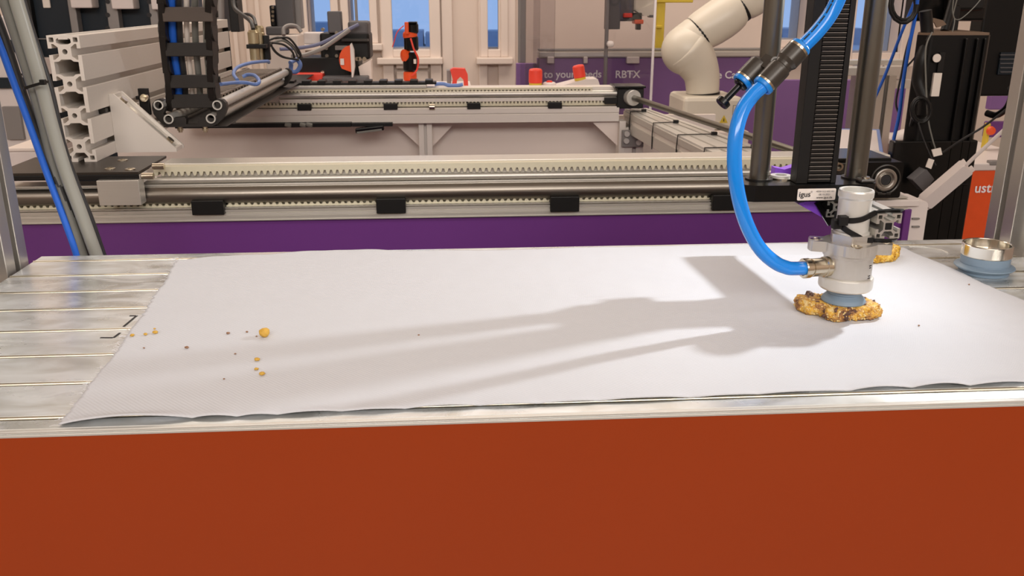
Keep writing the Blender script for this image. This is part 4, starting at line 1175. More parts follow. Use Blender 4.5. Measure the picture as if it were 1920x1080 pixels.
for i, (t, fe) in enumerate(((.09, .5), (.36, .62), (.60, .78), (.82, .85))):
    p, r = lerp2(q0, q1, t), lerp2(q3, q2, t)
    o_ = Vector((-.003, 0, .0))
    tt = MB()
    tt.band([p + Vector((-.003, 0, -.050)), p + Vector((-.0035, 0, -.02)), p + Vector((-.002, 0, .0035)), lerp2(p, r, .5) + Vector((0, 0, .004)), lerp2(p, r, fe) + Vector((0, 0, .004))], .004, .0014, (0, 1, 0))
    e = lerp2(p, r, fe)
    tt.box(e + Vector((-.005, -.004, .002)), e + Vector((.005, .004, .008)))
    build(tt, 'cable_tie', 'black_plastic', rb)
# drive shaft with coupling and bearing block
sh = thing('drive_shaft', 'long steel drive shaft with round coupling running to the drive housing', 'shaft', tuple(PY(1192, 190, 1.96)))
A = PY(1186, 183, 1.985); B = PY(1655, 338, 1.19)
d = (B - A).normalized()
build(MB().cyl(A, B, .0062, n=24), 'shaft', 'steel_rod', sh)
build(MB().lathe(A, [(.0003, -.030), (.0165, -.030), (.0175, -.028), (.0175, .006), (.0165, .008), (.0062, .008)], 36, d), 'coupling', 'alu_white', sh)
bk = thing('bearing_block', 'black bearing block at the far end of the drive shaft', 'bearing block', tuple(PY(1180, 205, BY)))
a, b_ = PY(1155, 203, BY), PY(1206, 164, BY)
build(MB().box((a.x, BY - .01, a.z), (b_.x, BY + .04, b_.z)), 'block', 'black_plastic', bk, bevel=.002)
a, b_ = PY(1150, 166, BY), PY(1208, 158, BY)
build(MB().box((a.x, BY - .02, PY(1180, 164, BY).z), (b_.x, BY + .05, PY(1180, 160, BY).z)), 'lid', 'black_gloss', bk, bevel=.001)
a, b_ = PY(1132, 194, BY), PY(1156, 182, BY)
build(MB().box((a.x, BY - .012, a.z), (b_.x, BY + .02, b_.z)), 'belt_clamp', 'black_plastic', bk, bevel=.001)

# stand under the gantry
st = thing('gantry_stand', 'purple clad stand under the gantry with white back panel', 'stand', (0, 1.6, FLOOR))
sx0, sx1 = -.62, PY(1692, 420, 1.145).x
zt0 = zf(403) - .0005
build(MB().box((sx0, 1.142, FLOOR), (sx1, 1.150, zt0)), 'front_panel', 'purple_panel', st)
wq, wr_ = PY(1690, 378, 1.14), PY(1740, 378, 1.14)
build(MB().prism(rrect(sx1, FLOOR + .0, PY(1738, 400, 1.14).x, PY(1700, 378, 1.14).z, .006, 4), (0, 1.14, 0), (1, 0, 0), (0, 0, 1), (0, .05, 0)), 'corner_cladding', 'plastic_white', st, bevel=.002)
build(MB().box((PY(1695, 400, 1.138).x, 1.136, FLOOR + .1), (PY(1708, 400, 1.138).x, 1.14, PY(1700, 392, 1.138).z)), 'cladding_inset', 'purple_panel', st, bevel=.001)
for py in (410, 425):
    a = PY(1716, py, 1.138); build(MB().box((a.x - .004, 1.137, a.z - .001), (a.x + .006, 1.14, a.z + .001)), 'cladding_slot', 'grey_post', st)
build(MB().box((PY(1640, 376, 1.14).x, 1.135, PY(1700, 386, 1.14).z), (PY(1722, 376, 1.14).x, 1.2, PY(1700, 374, 1.14).z)), 'end_cap_plate', 'plastic_white', st, bevel=.0012)
build(MB().box((-.75, BY + .064, FLOOR), (.62, BY + .076, zb_(226))), 'back_panel', 'panel_white', st)
# black slot and work lamp hanging under the far rail at the left
wl = thing('work_lamp', 'small black lamp hanging under the far rail', 'lamp', tuple(PY(697, 238, BY - .03)))
a, b_ = PY(660, 236, BY - .03), PY(736, 230, BY - .03)
build(MB().box((a.x, BY - .034, PY(697, 237, BY - .03).z), (b_.x, BY - .02, PY(697, 230, BY - .03).z)), 'bracket', 'black_plastic', wl, bevel=.001)
a, b_ = PY(667, 245, BY - .04), PY(720, 239, BY - .04)
build(MB().bar(a, b_, .02, .010), 'housing', 'black_gloss', wl, bevel=.002)
a, b_ = PY(669, 249, BY - .05), PY(716, 243, BY - .05)
build(MB().bar(a, b_, .004, .004), 'glass_edge', 'tube_grey', wl, bevel=.0006)
cs = thing('cable_duct', 'black cable duct under the far rail behind the tray', 'cable duct', tuple(PY(540, 236, BY - .02)))
a, b_ = PY(330, 237, BY - .02), PY(660, 237, BY - .02)
build(MB().box((a.x, BY - .03, PY(540, 238, BY - .02).z), (b_.x, BY + .02, PY(540, 230, BY - .02).z)), 'duct', 'black_plastic', cs, bevel=.001)
for px in (535, 563, 575):
    p = PY(px, 233, BY - .032)
    build(MB().cyl(p, p + Vector((.012, -.002, -.003)), .0045, n=10), 'plug', 'tube_grey', cs)

# ================================================================== hose bundle at the left of the table
grp = 'hoses and cables rising behind the table at the left'
def bundle(name, label, pts, r, mt):
    p = spline([PY(x, y, Y) for x, y, Y in pts], 8)
    tag(build(MB().tube(p, r, 16), name, mt, origin=tuple(p[0])), label, 'hose' if 'hose' in name else 'cable', grp)
bundle('air_hose', 'blue hose, leftmost of the bundle behind the table', [(158, 530, .925), (143, 476, .922), (118, 405, .92), (88, 325, .918), (52, 225, .916), (24, 150, .914), (2, 90, .912), (-30, 10, .91)], .0034, 'cable_blue')
bundle('cable', 'dark cable beside the blue hose in the bundle', [(176, 530, .932), (156, 476, .930), (140, 430, .928), (112, 350, .926), (72, 262, .924), (38, 165, .922), (10, 80, .92), (-20, 0, .918)], .0048, 'tube_dark')
bundle('air_hose', 'darker of the two grey hoses in the bundle', [(172, 530, .927), (154, 476, .927), (130, 405, .927), (100, 312, .926), (83, 240, .924), (60, 160, .918), (28, 60, .912), (8, 0, .908), (-18, -80, .90)], .0054, 'tube_grey')
bundle('air_hose', 'lightest grey hose, thickest of the bundle behind the table', [(200, 530, .932), (180, 476, .928), (152, 400, .924), (122, 320, .920), (98, 240, .916), (76, 155, .912), (48, 60, .908), (30, 0, .905), (8, -80, .90)], .0064, 'tube_grey_light')
bundle('cable', 'black cable, rightmost of the bundle behind the table', [(212, 530, .944), (191, 476, .942), (168, 410, .938), (140, 340, .934), (116, 270, .930), (92, 165, .926), (58, 60, .922), (40, 0, .92), (16, -80, .915)], .0042, 'tube_dark')
bundle('cable', 'thin dark cable between the grey hoses in the bundle', [(190, 530, .944), (172, 476, .942), (150, 420, .938), (118, 340, .934), (98, 280, .932), (80, 220, .93)], .0030, 'tube_dark')
p, q, = PY(44, 166, .904), PY(81, 155, .898)
zt = thing('cable_tie', 'black cable tie binding the two grey hoses', 'cable tie', tuple(p))
m_ = (p + q) / 2
pp = [p + Vector((0, .012, 0)), p, m_ + Vector((0, -.002, 0)), q, q + Vector((0, .012, 0)), m_ + Vector((0, .026, 0)), p + Vector((0, .012, 0))]
build(MB().band(spline(pp, 6), .0026, .0010, (.25, 0, 1)), 'strap', 'black_plastic', zt)
build(MB().box(q - Vector((.0025, .003, .002)), q + Vector((.0025, .002, .003))), 'buckle', 'black_plastic', zt, bevel=.0005)
# ================================================================== background helpers
def pb(parent, name, mt, xa, ya, xb, yb, Y, dep, bevel=.002, label=None):
    a, b_ = PY((xa + xb) / 2, yb, Y).z, PY((xa + xb) / 2, ya, Y).z
    x0_, x1_ = PY(xa, (ya + yb) / 2, Y).x, PY(xb, (ya + yb) / 2, Y).x
    return build(MB().box((x0_, Y, a), (x1_, Y + dep, b_)), name, mt, parent, bevel=bevel, label=label)
def bgthing(name, label, cat, px, py, Y, group=None):
    return thing(name, label, cat, tuple(PY(px, py, Y)), group)

# dark equipment cabinet behind the large profile
CY = 2.42
cb = thing('equipment_cabinet', 'tall navy equipment cabinet behind the large profile', 'cabinet', (PY(200, 60, CY).x, CY + .2, FLOOR))
x0_, x1_ = PY(40, 60, CY).x, PY(300, 60, CY).x
build(MB().box((x0_, CY, FLOOR), (x1_, CY + .45, .75)), 'cabinet_body', 'navy', cb, bevel=.006)
pb(cb, 'side_column', 'black_plastic', 28, -150, 52, 106, CY - .02, .05)
pb(cb, 'drawer_front', 'plastic_white', 30, 108, 98, 139, CY - .02, .03)
pb(cb, 'drawer_gap', 'black_plastic', 30, 139, 98, 144, CY - .012, .02)
for xa, xb in ((119, 133), (191, 212), (272, 287)):
    s_ = pb(cb, 'mounting_strip', 'grey_post', xa, -150, xb, 62, CY - .03, .03)
    if xa > 140:
        for py in (3, 28, 53):
            p = PY((xa + xb) / 2, py, CY - .032)
            build(MB().cyl(p, p + Vector((0, .004, 0)), .0055, n=14), 'slot_hole', 'ink', s_)
for xa, xb, yb in ((129, 169, 15), (206, 247, 17), (281, 304, 18)):
    pb(cb, 'junction_box', 'plastic_white', xa, -40, xb, yb, CY - .05, .05, .003)
pb(cb, 'window_strip', 'wire_blue', 214, 18, 226, 66, CY - .01, .012)
pb(cb, 'paper_label', 'paper', 78, -20, 92, 15, CY - .006, .006)
pb(cb, 'seam_line', 'grey_post', 40, 72, 90, 74, CY - .006, .008, .0005)
wc = thing('drawer_cabinet', 'cream drawer cabinet with dark bands at the far left', 'cabinet', (PY(0, 120, 2.1).x, 2.2, FLOOR))
x0_, x1_ = PY(-120, 100, 2.1).x, PY(50, 100, 2.1).x
build(MB().box((x0_, 2.1, FLOOR), (x1_, 2.13, PY(0, 30, 2.1).z)), 'cabinet_body', 'plastic_white', wc, bevel=.004)
for ya, yb in ((75, 98), (146, 166)):
    pb(wc, 'dark_band', 'navy', -120, ya, 49, yb, 2.09, .02, .001)
pb(wc, 'drawer_line', 'black_plastic', 18, 138, 46, 141, 2.092, .012, .0005)
pb(wc, 'grey_door', 'grey_post', 8, 200, 40, 262, 2.09, .012, .001)
bx_ = bgthing('cardboard_box', 'pale box at the far left behind the hose bundle', 'box', 50, 330, 1.5)
a, b_ = PY(20, 322, 1.46), PY(70, 284, 1.46)
build(MB().box((a.x, 1.46, a.z), (b_.x, 1.62, b_.z)), 'box_body', 'plastic_white', bx_, bevel=.002)
build(MB().box((a.x - .002, 1.458, b_.z), (b_.x + .002, 1.622, b_.z + .006)), 'box_lid', 'panel_white', bx_, bevel=.002)
# poles and dark machine column left of centre
mc = bgthing('machine_column', 'black machine column with pale rod behind the chain', 'machine', 425, 60, 2.3)
pb(mc, 'column', 'black_plastic', 424, -120, 441, 60, 2.32, .06)
pb(mc, 'rear_column', 'navy', 395, -120, 414, 60, 2.36, .06)
p, q = PY(414, 60, 2.3), PY(410, -120, 2.3)
build(MB().cyl(p, q, .010, n=16), 'rod', 'grey_post', mc)
pb(mc, 'cable_socket', 'black_plastic', 437, 3, 444, 11, 2.3, .03)

# ================================================================== table behind the far rail and what stands on it
ZD = PY(900, 165, 2.12).z
dt = thing('side_table', 'white side table behind the far rail carrying small devices', 'table', (-.05, 2.4, FLOOR))
dx0, dx1 = -.62, PY(1128, 164, 2.12).x
xm_ = PY(884, 164, 2.12).x
build(MB().prism([(dx0, 2.115), (dx1, 2.115), (dx1, 2.185), (xm_, 2.185), (xm_, 2.30), (dx0, 2.30)], (0, 0, ZD - .02), (1, 0, 0), (0, 1, 0), (0, 0, .02)), 'table_top', 'plastic_white', dt, bevel=.002)
for xx in (dx0 + .04, dx1 - .04):
    for yy in (2.145,): build(MB().box((xx - .02, yy - .02, FLOOR), (xx + .02, yy + .02, ZD - .02)), 'leg', 'alu', dt, bevel=.001)
# black handling machine with orange guard
bm_ = bgthing('handling_machine', 'black handling machine with orange guard disc on the side table', 'machine', 635, 157, 2.3)
MY = PZ(640, 157, ZD).y
def mp_(n_, mt, xa, ya, xb, yb, dy=0, dep=.06, bv=.003): return pb(bm_, n_, mt, xa, ya, xb, yb, MY + dy, dep, bv)
mp_('base_block', 'black_plastic', 560, 108, 672, 151, .03, .12)
mp_('orange_base', 'red', 540, 138, 605, 152, -.01, .05)
mp_('foot_plate', 'grey_machine', 604, 144, 690, 153, -.02, .1)
mp_('motor_body', 'black_plastic', 600, 62, 693, 112, .05, .1, .006)
mp_('motor_cap', 'grey_machine', 652, 40, 690, 66, .05, .09, .006)
mp_('upright_plate', 'grey_machine', 614, 21, 640, 62, .04, .03)
mp_('cable_bridge', 'plastic_white', 569, 61, 604, 83, .08, .05)
mp_('type_plate', 'grey_post', 628, 86, 651, 94, .02, .02, .001)
mp_('cover_strip', 'dark_steel', 640, 73, 690, 78, .03, .02, .001)
for px, py in ((613, 90), (614, 104), (632, 104), (606, 55), (632, 61), (606, 135)):
    p = PY(px, py, MY + .03); build(MB().cyl(p, p + Vector((0, -.012, 0)), .0042, n=12), 'machine_bolt', 'nickel', bm_)
for px in (670, 675, 684):
    p = PY(px, 110, MY + .04); build(MB().cyl(p, p + Vector((0, -.012, 0)), .005, n=12), 'machine_bolt', 'nickel', bm_)
c = PY(658, 113, MY - .02); rr = .046
half = [(-rr * .9 * math.cos(math.radians(a_)) if False else 0, 0) for a_ in ()]
half = [(0, -.028)] + [(-.028 * math.cos(math.radians(t)), .034 * math.sin(math.radians(t))) for t in range(-35, 91, 12)] + [(0, .033)]
build(MB().prism(half, c, (1, 0, 0), (0, 0, 1), (0, .012, 0)), 'orange_guard', 'orange', bm_, bevel=.001)
build(MB().prism([(0, -.040), (.003, -.040), (.008, -.016), (.008, .024), (.003, .040), (0, .036)], c + Vector((0, -.004, 0)), (1, 0, 0), (0, 0, 1), (0, .02, 0)), 'guard_rim', 'plastic_white', bm_, bevel=.001)
pb(bm_, 'guard_tag', 'plastic_white', 638, 110, 645, 122, MY - .026, .004, .0005)
pb(bm_, 'rod_holder', 'grey_post', 662, -120, 667, 42, MY + .07, .008, .001)
wedge = [PY(x, y, MY + .02) for x, y in ((672, 125), (695, 112), (697, 152), (677, 152))]
build(MB().prism([(p.x, p.z) for p in wedge], (0, MY + .02, 0), (1, 0, 0), (0, 0, 1), (0, .05, 0)), 'side_wedge', 'panel_white', bm_, bevel=.002)
cable('cable', 'violet grey flat cable stretched up to the black handling machine', [(525, 92, 2.2), (560, 90, 2.22), (600, 82, 2.24), (640, 62, 2.26), (672, 46, 2.28)], .0042, 'violet_grey')
cable('cable', 'grey cable under the violet cable running to the handling machine', [(548, 106, 2.15), (575, 102, 2.18), (605, 90, 2.2), (630, 74, 2.22), (655, 56, 2.24)], .005, 'grey_post')
cable('cable', 'grey cable arching behind the tangle left of the handling machine', [(532, 66, 2.25), (532, 54, 2.26), (542, 48, 2.27), (556, 50, 2.28), (565, 60, 2.28)], .005, 'grey_post')
# dark lifting column with bolts
lc = bgthing('lift_column', 'dark grey lifting column with bolt heads left of the windows', 'column', 530, 60, 2.75)
pb(lc, 'column', 'grey_machine', 512, -140, 546, 54, 2.75, .08, .004)
pb(lc, 'column_edge', 'black_plastic', 506, 10, 514, 50, 2.74, .06, .004)
pb(lc, 'rear_column', 'grey_post', 545, -140, 560, 54, 2.78, .05, .003)
pb(lc, 'column_foot', 'grey_machine', 498, 50, 532, 66, 2.72, .1, .004)
for py in (14, 22, 30, 38):
    p = PY(512, py, 2.738); build(MB().cyl(p, p + Vector((0, -.006, 0)), .004, n=10), 'bolt_head', 'nickel', lc)
rb_ = Vector(ROOT[lc.name])
build(MB().box((PY(498, 60, 2.75).x, 2.72, FLOOR), (PY(560, 60, 2.75).x, 2.85, PY(530, 66, 2.72).z)), 'column_pedestal', 'panel_white', lc, bevel=.003)

# small jointed robot arm
RYa = PZ(770, 158, ZD).y
ra = thing('small_robot_arm', 'small black and orange jointed robot arm on the side table', 'robot arm', tuple(PZ(770, 158, ZD)))
def rp2(x, y, dy=0): return PY(x, y, RYa + dy)
K = RYa / FPX * 1.0
def joint(nm, mt, x, y, rpx, hpx, dy=0):
    p = rp2(x, y, dy)
    build(MB().lathe(p, [(.0003, -hpx * K / 2), (rpx * K * .85, -hpx * K / 2), (rpx * K, -hpx * K / 2 + .004), (rpx * K, hpx * K / 2 - .004), (rpx * K * .85, hpx * K / 2), (.0003, hpx * K / 2)], 28, (0, 0, 1)), nm, mt, ra)
build(MB().box(rp2(758, 158) - Vector((0, .03, 0)), rp2(784, 152) + Vector((0, .03, 0))), 'foot', 'orange', ra, bevel=.002)
joint('orange_ring', 'orange', 769, 143, 12, 18)
joint('base_joint', 'black_gloss', 769, 116, 13, 34)
p = rp2(766, 104); build(MB().lathe(p, [(.0003, 0), (9 * K, 0), (11 * K, .004), (11 * K, .014), (.0003, .018)], 24, (-.8, -.6, 0)), 'joint_cap', 'orange', ra)
joint('elbow_joint', 'black_gloss', 771, 81, 13, 26)
joint('orange_ring', 'orange', 769, 66, 13, 12)
joint('upper_joint', 'black_gloss', 772, 53, 12, 18)
build(MB().box(rp2(759, 64, -.03), rp2(766, 41, -.02)), 'orange_clip', 'orange', ra, bevel=.002)
build(MB().box(rp2(765, 44, -.02), rp2(783, 40, .02)), 'head_cap', 'black_gloss', ra, bevel=.002)
p = rp2(778, 116, -.034); build(MB().box(p - Vector((.003, .004, .004)), p + Vector((.003, .004, .006))), 'bright_clip', 'paper', ra)
for nm, pts in (('red_lead', [(770, 72, -.03), (776, 92, -.035), (784, 110, -.03), (782, 130, -.03), (772, 142, -.03)]), ('red_lead', [(757, 48, -.01), (745, 60, -.01), (739, 78, -.01), (736, 88, 0)])):
    build(MB().tube(spline([rp2(*q) for q in pts], 6), .0022 if pts[0][0] > 760 else .0012, 8), nm, 'red', ra)
# red bracket
rk = thing('red_bracket', 'red arch shaped bracket standing on the far rail table', 'bracket', tuple(PZ(862, 163, ZD)))
Yb = PZ(862, 163, ZD).y
pts = [(847, 163), (849, 150), (844, 131), (850, 128), (872, 129), (877, 140), (878, 163), (870, 163), (869, 150), (863, 144), (857, 150), (856, 163)]
build(MB().prism([(PY(x, y, Yb).x, max(ZD, PY(x, y, Yb).z)) for x, y in pts], (0, Yb, 0), (1, 0, 0), (0, 0, 1), (0, .03, 0)), 'arch', 'red', rk, bevel=.0015)
build(MB().box((PY(838, 150, Yb + .02).x, Yb + .02, ZD), (PY(846, 150, Yb).x, Yb + .06, PY(842, 133, Yb).z)), 'side_plate', 'grey_post', rk, bevel=.001)
# emergency stop boxes and console
def estop(px, py, s_, tilt, label, zb):
    p = PZ(px, py, zb)
    t = thing('emergency_stop', label, 'stop button', tuple(p), 'red stop buttons on the side table')
    k = s_ * p.y / FPX
    up_ = Vector((math.sin(tilt) * -1, 0, math.cos(tilt)))
    build(MB().lathe(p, [(.0003, 0), (k * .92, 0), (k * .95, k * .10), (k * .95, k * .42), (.0003, k * .42)], 28, up_), 'yellow_base', 'yellow', t)
    build(MB().lathe(p + up_ * k * .40, [(k * .9, 0), (k, k * .1), (k, k * 1.45), (k * .98, k * 1.85), (k * .8, k * 2.05), (k * .4, k * 2.12), (.0003, k * 2.14)], 28, up_), 'red_cap', 'red', t)
estop(1004, 161, 12.5, 0, 'upright red stop button standing left of the sloped console', ZD)
con = thing('console', 'cream sloped console with a red stop button on top', 'console', tuple(PZ(1085, 164, ZD)))
Yc = PZ(1085, 164, ZD).y
pts = [(1040, 164), (1098, 149), (1121, 148), (1126, 164)]
build(MB().prism([(PY(x, y, Yc).x, max(ZD, PY(x, y, Yc).z)) for x, y in pts], (0, Yc, 0), (1, 0, 0), (0, 0, 1), (0, .07, 0)), 'sloped_body', 'plastic_white', con, bevel=.002)
p = PY(1090, 151, Yc + .03)
estop(1088, 150, 11, .18, 'tilted red stop button on the sloped cream console', PY(1088, 150, Yc + .02).z)
sc2 = thing('stop_button_plate', 'small pale round plate lying between the two red stop buttons', 'plate', tuple(PZ(1030, 161, ZD)))
p = PZ(1030, 161, ZD); build(MB().lathe(p, [(.0003, .008), (.012, .009), (.016, .006), (.017, 0)], 24), 'disc', 'plastic_white', sc2); build(MB().lathe(p + Vector((0, 0, .008)), [(.008, 0), (.006, .004), (.0003, .005)], 20), 'red_dot', 'red', sc2)

# ================================================================== purple banner wall
NY_ = 3.35
bw = thing('banner_wall', 'low purple banner wall with white lettering in the background', 'banner', (PY(1300, 200, NY_).x, NY_, FLOOR))
def banner(xa, ya, xb, Yq, nm='banner_panel'):
    a, b_ = PY(xa, 160, Yq).x, PY(xb, 160, Yq).x
    z1 = PY((xa + xb) / 2, ya, Yq).z
    return build(MB().box((a, Yq, FLOOR + .02), (b_, Yq + .03, z1)), nm, 'purple_banner', bw, bevel=.002)
banner(968, 119, 1006, NY_)
b1 = banner(1007, 108, 1440, NY_)
banner(1441, 150, 1560, NY_); banner(1561, 150, 1700, NY_)
def blet(t, px, py, hpx, wpx=None):
    o = PY(px, py, NY_ - .002); o.y = NY_ - .002
    lettering(t, 'lettering', 'lettering', bw, o, (1, 0, 0), (0, 0, 1), hpx * NY_ / FPX * 1.45, bold=.014)
blet('Fit to your needs', 995, 146, 13)
blet('RBTX', 1153, 146, 13)
blet('Use Cases', 1324, 147, 13)
pb(bw, 'top_rail', 'alu', 1010, 97, 1440, 107, NY_ - .02, .06, .003)
pb(bw, 'upper_rail', 'grey_post', 1010, 91, 1440, 95, NY_ + .02, .04, .003)
for xa, xb in ((1027, 1039), (1095, 1102), (1176, 1199)):
    pb(bw, 'clamp', 'plastic_white', xa, 107, xb, 119, NY_ - .03, .03, .002)

# acrylic screens of the booth
Ya = 3.1
ac = thing('acrylic_screen', 'clear acrylic screen with grey posts in front of the purple banner', 'screen', (PY(1100, 200, Ya).x, Ya, FLOOR))
def vp(nm, mt, xa, xb, Yq, dep, zt=1.2, zb=FLOOR):
    a, b_ = PY(xa, 100, Yq).x, PY(xb, 100, Yq).x
    return build(MB().box((a, Yq, zb), (b_, Yq + dep, zt)), nm, mt, ac, bevel=.002)
vp('acrylic_pane', 'acrylic', 976, 1224, Ya, .006)
vp('edge_bar', 'lettering', 1223, 1227, Ya - .01, .012)
vp('acrylic_pane', 'acrylic', 985, 1012, Ya + .1, .006); vp('acrylic_pane', 'acrylic', 1000, 1040, Ya + .16, .006)
vp('frame_post', 'grey_post', 972, 986, Ya + .3, .03, zb=PY(980, 118, Ya + .3).z)
vp('frame_post', 'grey_post', 1134, 1140, Ya + .02, .02, zb=FLOOR)
pb(ac, 'dark_panel', 'grey_machine', 1137, -140, 1166, 55, Ya + .05, .02)
pb(ac, 'lamp_knob', 'plastic_white', 1139, 77, 1152, 89, Ya - .01, .03, .008)
# little handling robot behind the screen
hr = thing('booth_robot', 'grey robot head with orange bands hanging behind the acrylic screen', 'robot', tuple(PY(1200, 60, 3.2)))
pb(hr, 'grey_housing', 'grey_machine', 1152, -60, 1190, 40, 3.2, .08, .006)
pb(hr, 'white_arm_cover', 'robot_white', 1188, -60, 1228, 22, 3.22, .08, .01)
a = [PY(x, y, 3.21) for x, y in ((1192, 20), (1226, 6), (1228, 30), (1208, 30))]
build(MB().prism([(p.x, p.z) for p in a], (0, 3.21, 0), (1, 0, 0), (0, 0, 1), (0, .06, 0)), 'arm_plate', 'robot_white', hr, bevel=.004)
pb(hr, 'dark_gripper', 'black_plastic', 1186, 24, 1204, 38, 3.19, .05, .003)
pb(hr, 'red_band', 'red', 1170, 25, 1186, 33, 3.18, .05, .003)
pb(hr, 'red_band', 'red', 1150, 15, 1158, 23, 3.18, .05, .003)
pb(hr, 'orange_jaw', 'orange', 1190, 37, 1207, 45, 3.18, .05, .003)
pb(hr, 'nozzle', 'black_plastic', 1194, 45, 1202, 56, 3.19, .03, .002)
pb(hr, 'cable_foot', 'grey_machine', 1218, 28, 1228, 33, 3.2, .04, .002)
yp = thing('yellow_frame', 'yellow safety post behind the white robot arm', 'post', tuple(PY(1237, 100, 3.25)))
a = PY(1237, 95, 3.25)
build(MB().box((PY(1231, 50, 3.44).x, 3.44, FLOOR), (PY(1246, 50, 3.44).x, 3.48, PY(1237, -40, 3.44).z)), 'post', 'yellow', yp, bevel=.003)
pb(yp, 'crossbar', 'yellow', 1231, -2, 1300, 5, 3.43, .03, .003)
pb(yp, 'knob', 'yellow', 1232, 48, 1242, 53, 3.425, .02, .002)

# ================================================================== white robot arm
QY = 2.62
wa = thing('white_robot_arm', 'large white robot arm bending up to the right on a square base', 'robot arm', (PY(1333, 250, QY).x, QY + .1, FLOOR))
kq = QY / FPX * 1.04
a, b_ = PY(1276, 300, QY), PY(1394, 180, QY)
build(MB().box((a.x, QY, PY(1335, 245, QY).z), (b_.x, QY + .19, PY(1335, 182, QY).z)), 'base', 'robot_white', wa, bevel=.012)
build(MB().box((a.x - .02, QY - .02, FLOOR), (b_.x + .02, QY + .22, PY(1335, 245, QY).z)), 'pedestal', 'panel_white', wa, bevel=.004)
AY = QY + .095
c = PY(1318, 180, AY)
build(MB().cyl(PY(1318, 181, AY), PY(1318, 173, AY), 31 * kq, n=36), 'base_seam', 'black_plastic', wa)
path = [(1317, 174, 30), (1317, 160, 31), (1315, 140, 33), (1308, 122, 37), (1298, 106, 41), (1290, 97, 44), (1285, 91, 43), (1281, 87, 35), (1279, 84, 16)]
pts = [PY(x, y, AY) for x, y, r in path]
def rtube(nm, path, Yq, mt='robot_white', n=28):
    P_ = [(PY(x, y, Yq), r * kq) for x, y, r in path]
    sp_ = spline([p for p, r in P_], 6)
    rs = spline([Vector((r, 0, 0)) for p, r in P_], 6)
    return build(MB().tube(sp_, [v.x for v in rs], n), nm, mt, wa)
rtube('lower_arm', path, AY)
rtube('shoulder', [(1277, 104, 16), (1280, 99, 33), (1285, 92, 42), (1294, 80, 40), (1304, 68, 36), (1310, 62, 34)], AY + .01)
build(MB().ball(PY(1286, 94, AY + .005), 45 * kq, 32, 20), 'elbow_housing', 'robot_white', wa)
rtube('upper_arm', [(1308, 64, 33), (1316, 58, 36), (1336, 46, 38), (1360, 30, 38), (1378, 17, 35), (1386, 12, 31)], AY + .01)
rtube('wrist', [(1384, 13, 29), (1395, 4, 34), (1425, -16, 36), (1470, -45, 30)], AY + .01)
for (xa, ya), (xb, yb), r in (((1307, 65), (1313, 61), 34.5), ((1383, 14), (1388, 10), 31.5)):
    build(MB().cyl(PY(xa, ya, AY + .01), PY(xb, yb, AY + .01), r * kq, n=32), 'joint_seam', 'black_plastic', wa)
def tri_sticker(px, py, s_):
    p = PY(px, py, QY - .0015)
    k = s_ * QY / FPX
    o = build(MB().prism([(-k, -k * .8), (k, -k * .8), (0, k)], p, (1, 0, 0), (0, 0, 1), (0, -.0008, 0)), 'warning_sticker', 'yellow', wa)
    build(MB().prism([(-k * .13, -k * .45), (k * .13, -k * .45), (k * .06, k * .3), (-k * .06, k * .3)], p + Vector((0, -.001, 0)), (1, 0, 0), (0, 0, 1), (0, -.0006, 0)), 'warning_mark', 'ink', o)
tri_sticker(1357, 224, 8); tri_sticker(1377, 228, 5)
a, b_ = PY(1373, 216, QY - .001), PY(1390, 197, QY - .001)
o = build(MB().box((a.x, QY - .0012, a.z), (b_.x, QY, b_.z)), 'rating_plate', 'grey_post', wa)
build(MB().box((a.x + .002, QY - .002, a.z + .002), (b_.x - .002, QY - .001, b_.z - .002)), 'plate_face', 'robot_white', o)

# ================================================================== aluminium workbench right of centre
FY = 2.45
fm = thing('profile_workbench', 'aluminium profile workbench frame behind the vertical axis rods', 'workbench', (PY(1640, 300, FY).x, FY, FLOOR))
def fx(nm, mt, xa, ya, xb, yb, dy=0, dep=.04, bv=.002): return pb(fm, nm, mt, xa, ya, xb, yb, FY + dy, dep, bv)
fx('beam', 'alu_white', 1530, 113, 1704, 122, .0)
fx('beam', 'alu_white', 1530, 127, 1668, 142, -.08, .06)
fx('bracket_plate', 'alu_matte', 1662, 124, 1702, 146, -.02, .03)
fx('cross_beam', 'alu_matte', 1664, 150, 1712, 166, -.02, .04)
a, b_ = PY(1637, 220, FY - .05), PY(1672, 220, FY - .05)
build(MB().prism(tslot(1, b_.x - a.x, top='open'), (a.x, FY - .05, FLOOR), (1, 0, 0), (0, 1, 0), (0, 0, PY(1650, 142, FY - .05).z - FLOOR)), 'leg', 'alu', fm, bevel=.001)
a, b_ = PY(1598, 220, FY), PY(1612, 220, FY)
build(MB().box((a.x, FY, FLOOR), (b_.x, FY + .04, PY(1650, 124, FY).z)), 'leg', 'alu', fm, bevel=.001)
# slanted pale panel and glowing disc for a bright reflection behind the rods
sp2 = thing('slanted_display', 'pale slanted display panel behind the right guide rod', 'display', tuple(PY(1600, 302, 1.7)))
q = [PY(x, y, Y) for x, y, Y in ((1500, 300, 1.55), (1660, 304, 1.55), (1650, 242, 1.9), (1535, 240, 1.9))]
mb = MB(); n_ = (q[1] - q[0]).cross(q[3] - q[0]).normalized() * .008
mb.add(q + [p - n_ for p in q], [(0, 1, 2, 3), (7, 6, 5, 4), (0, 4, 5, 1), (1, 5, 6, 2), (2, 6, 7, 3), (3, 7, 4, 0)])
build(mb, 'panel', 'wire_blue', sp2, bevel=.002)
mb = MB(); qq = [p + n_ * .15 for p in q]; ctr = sum(qq, Vector()) / 4
qq = [ctr + (p - ctr) * .88 for p in qq]
mb.add(qq + [p - n_ * .3 for p in qq], [(0, 1, 2, 3), (7, 6, 5, 4), (0, 4, 5, 1), (1, 5, 6, 2), (2, 6, 7, 3), (3, 7, 4, 0)])
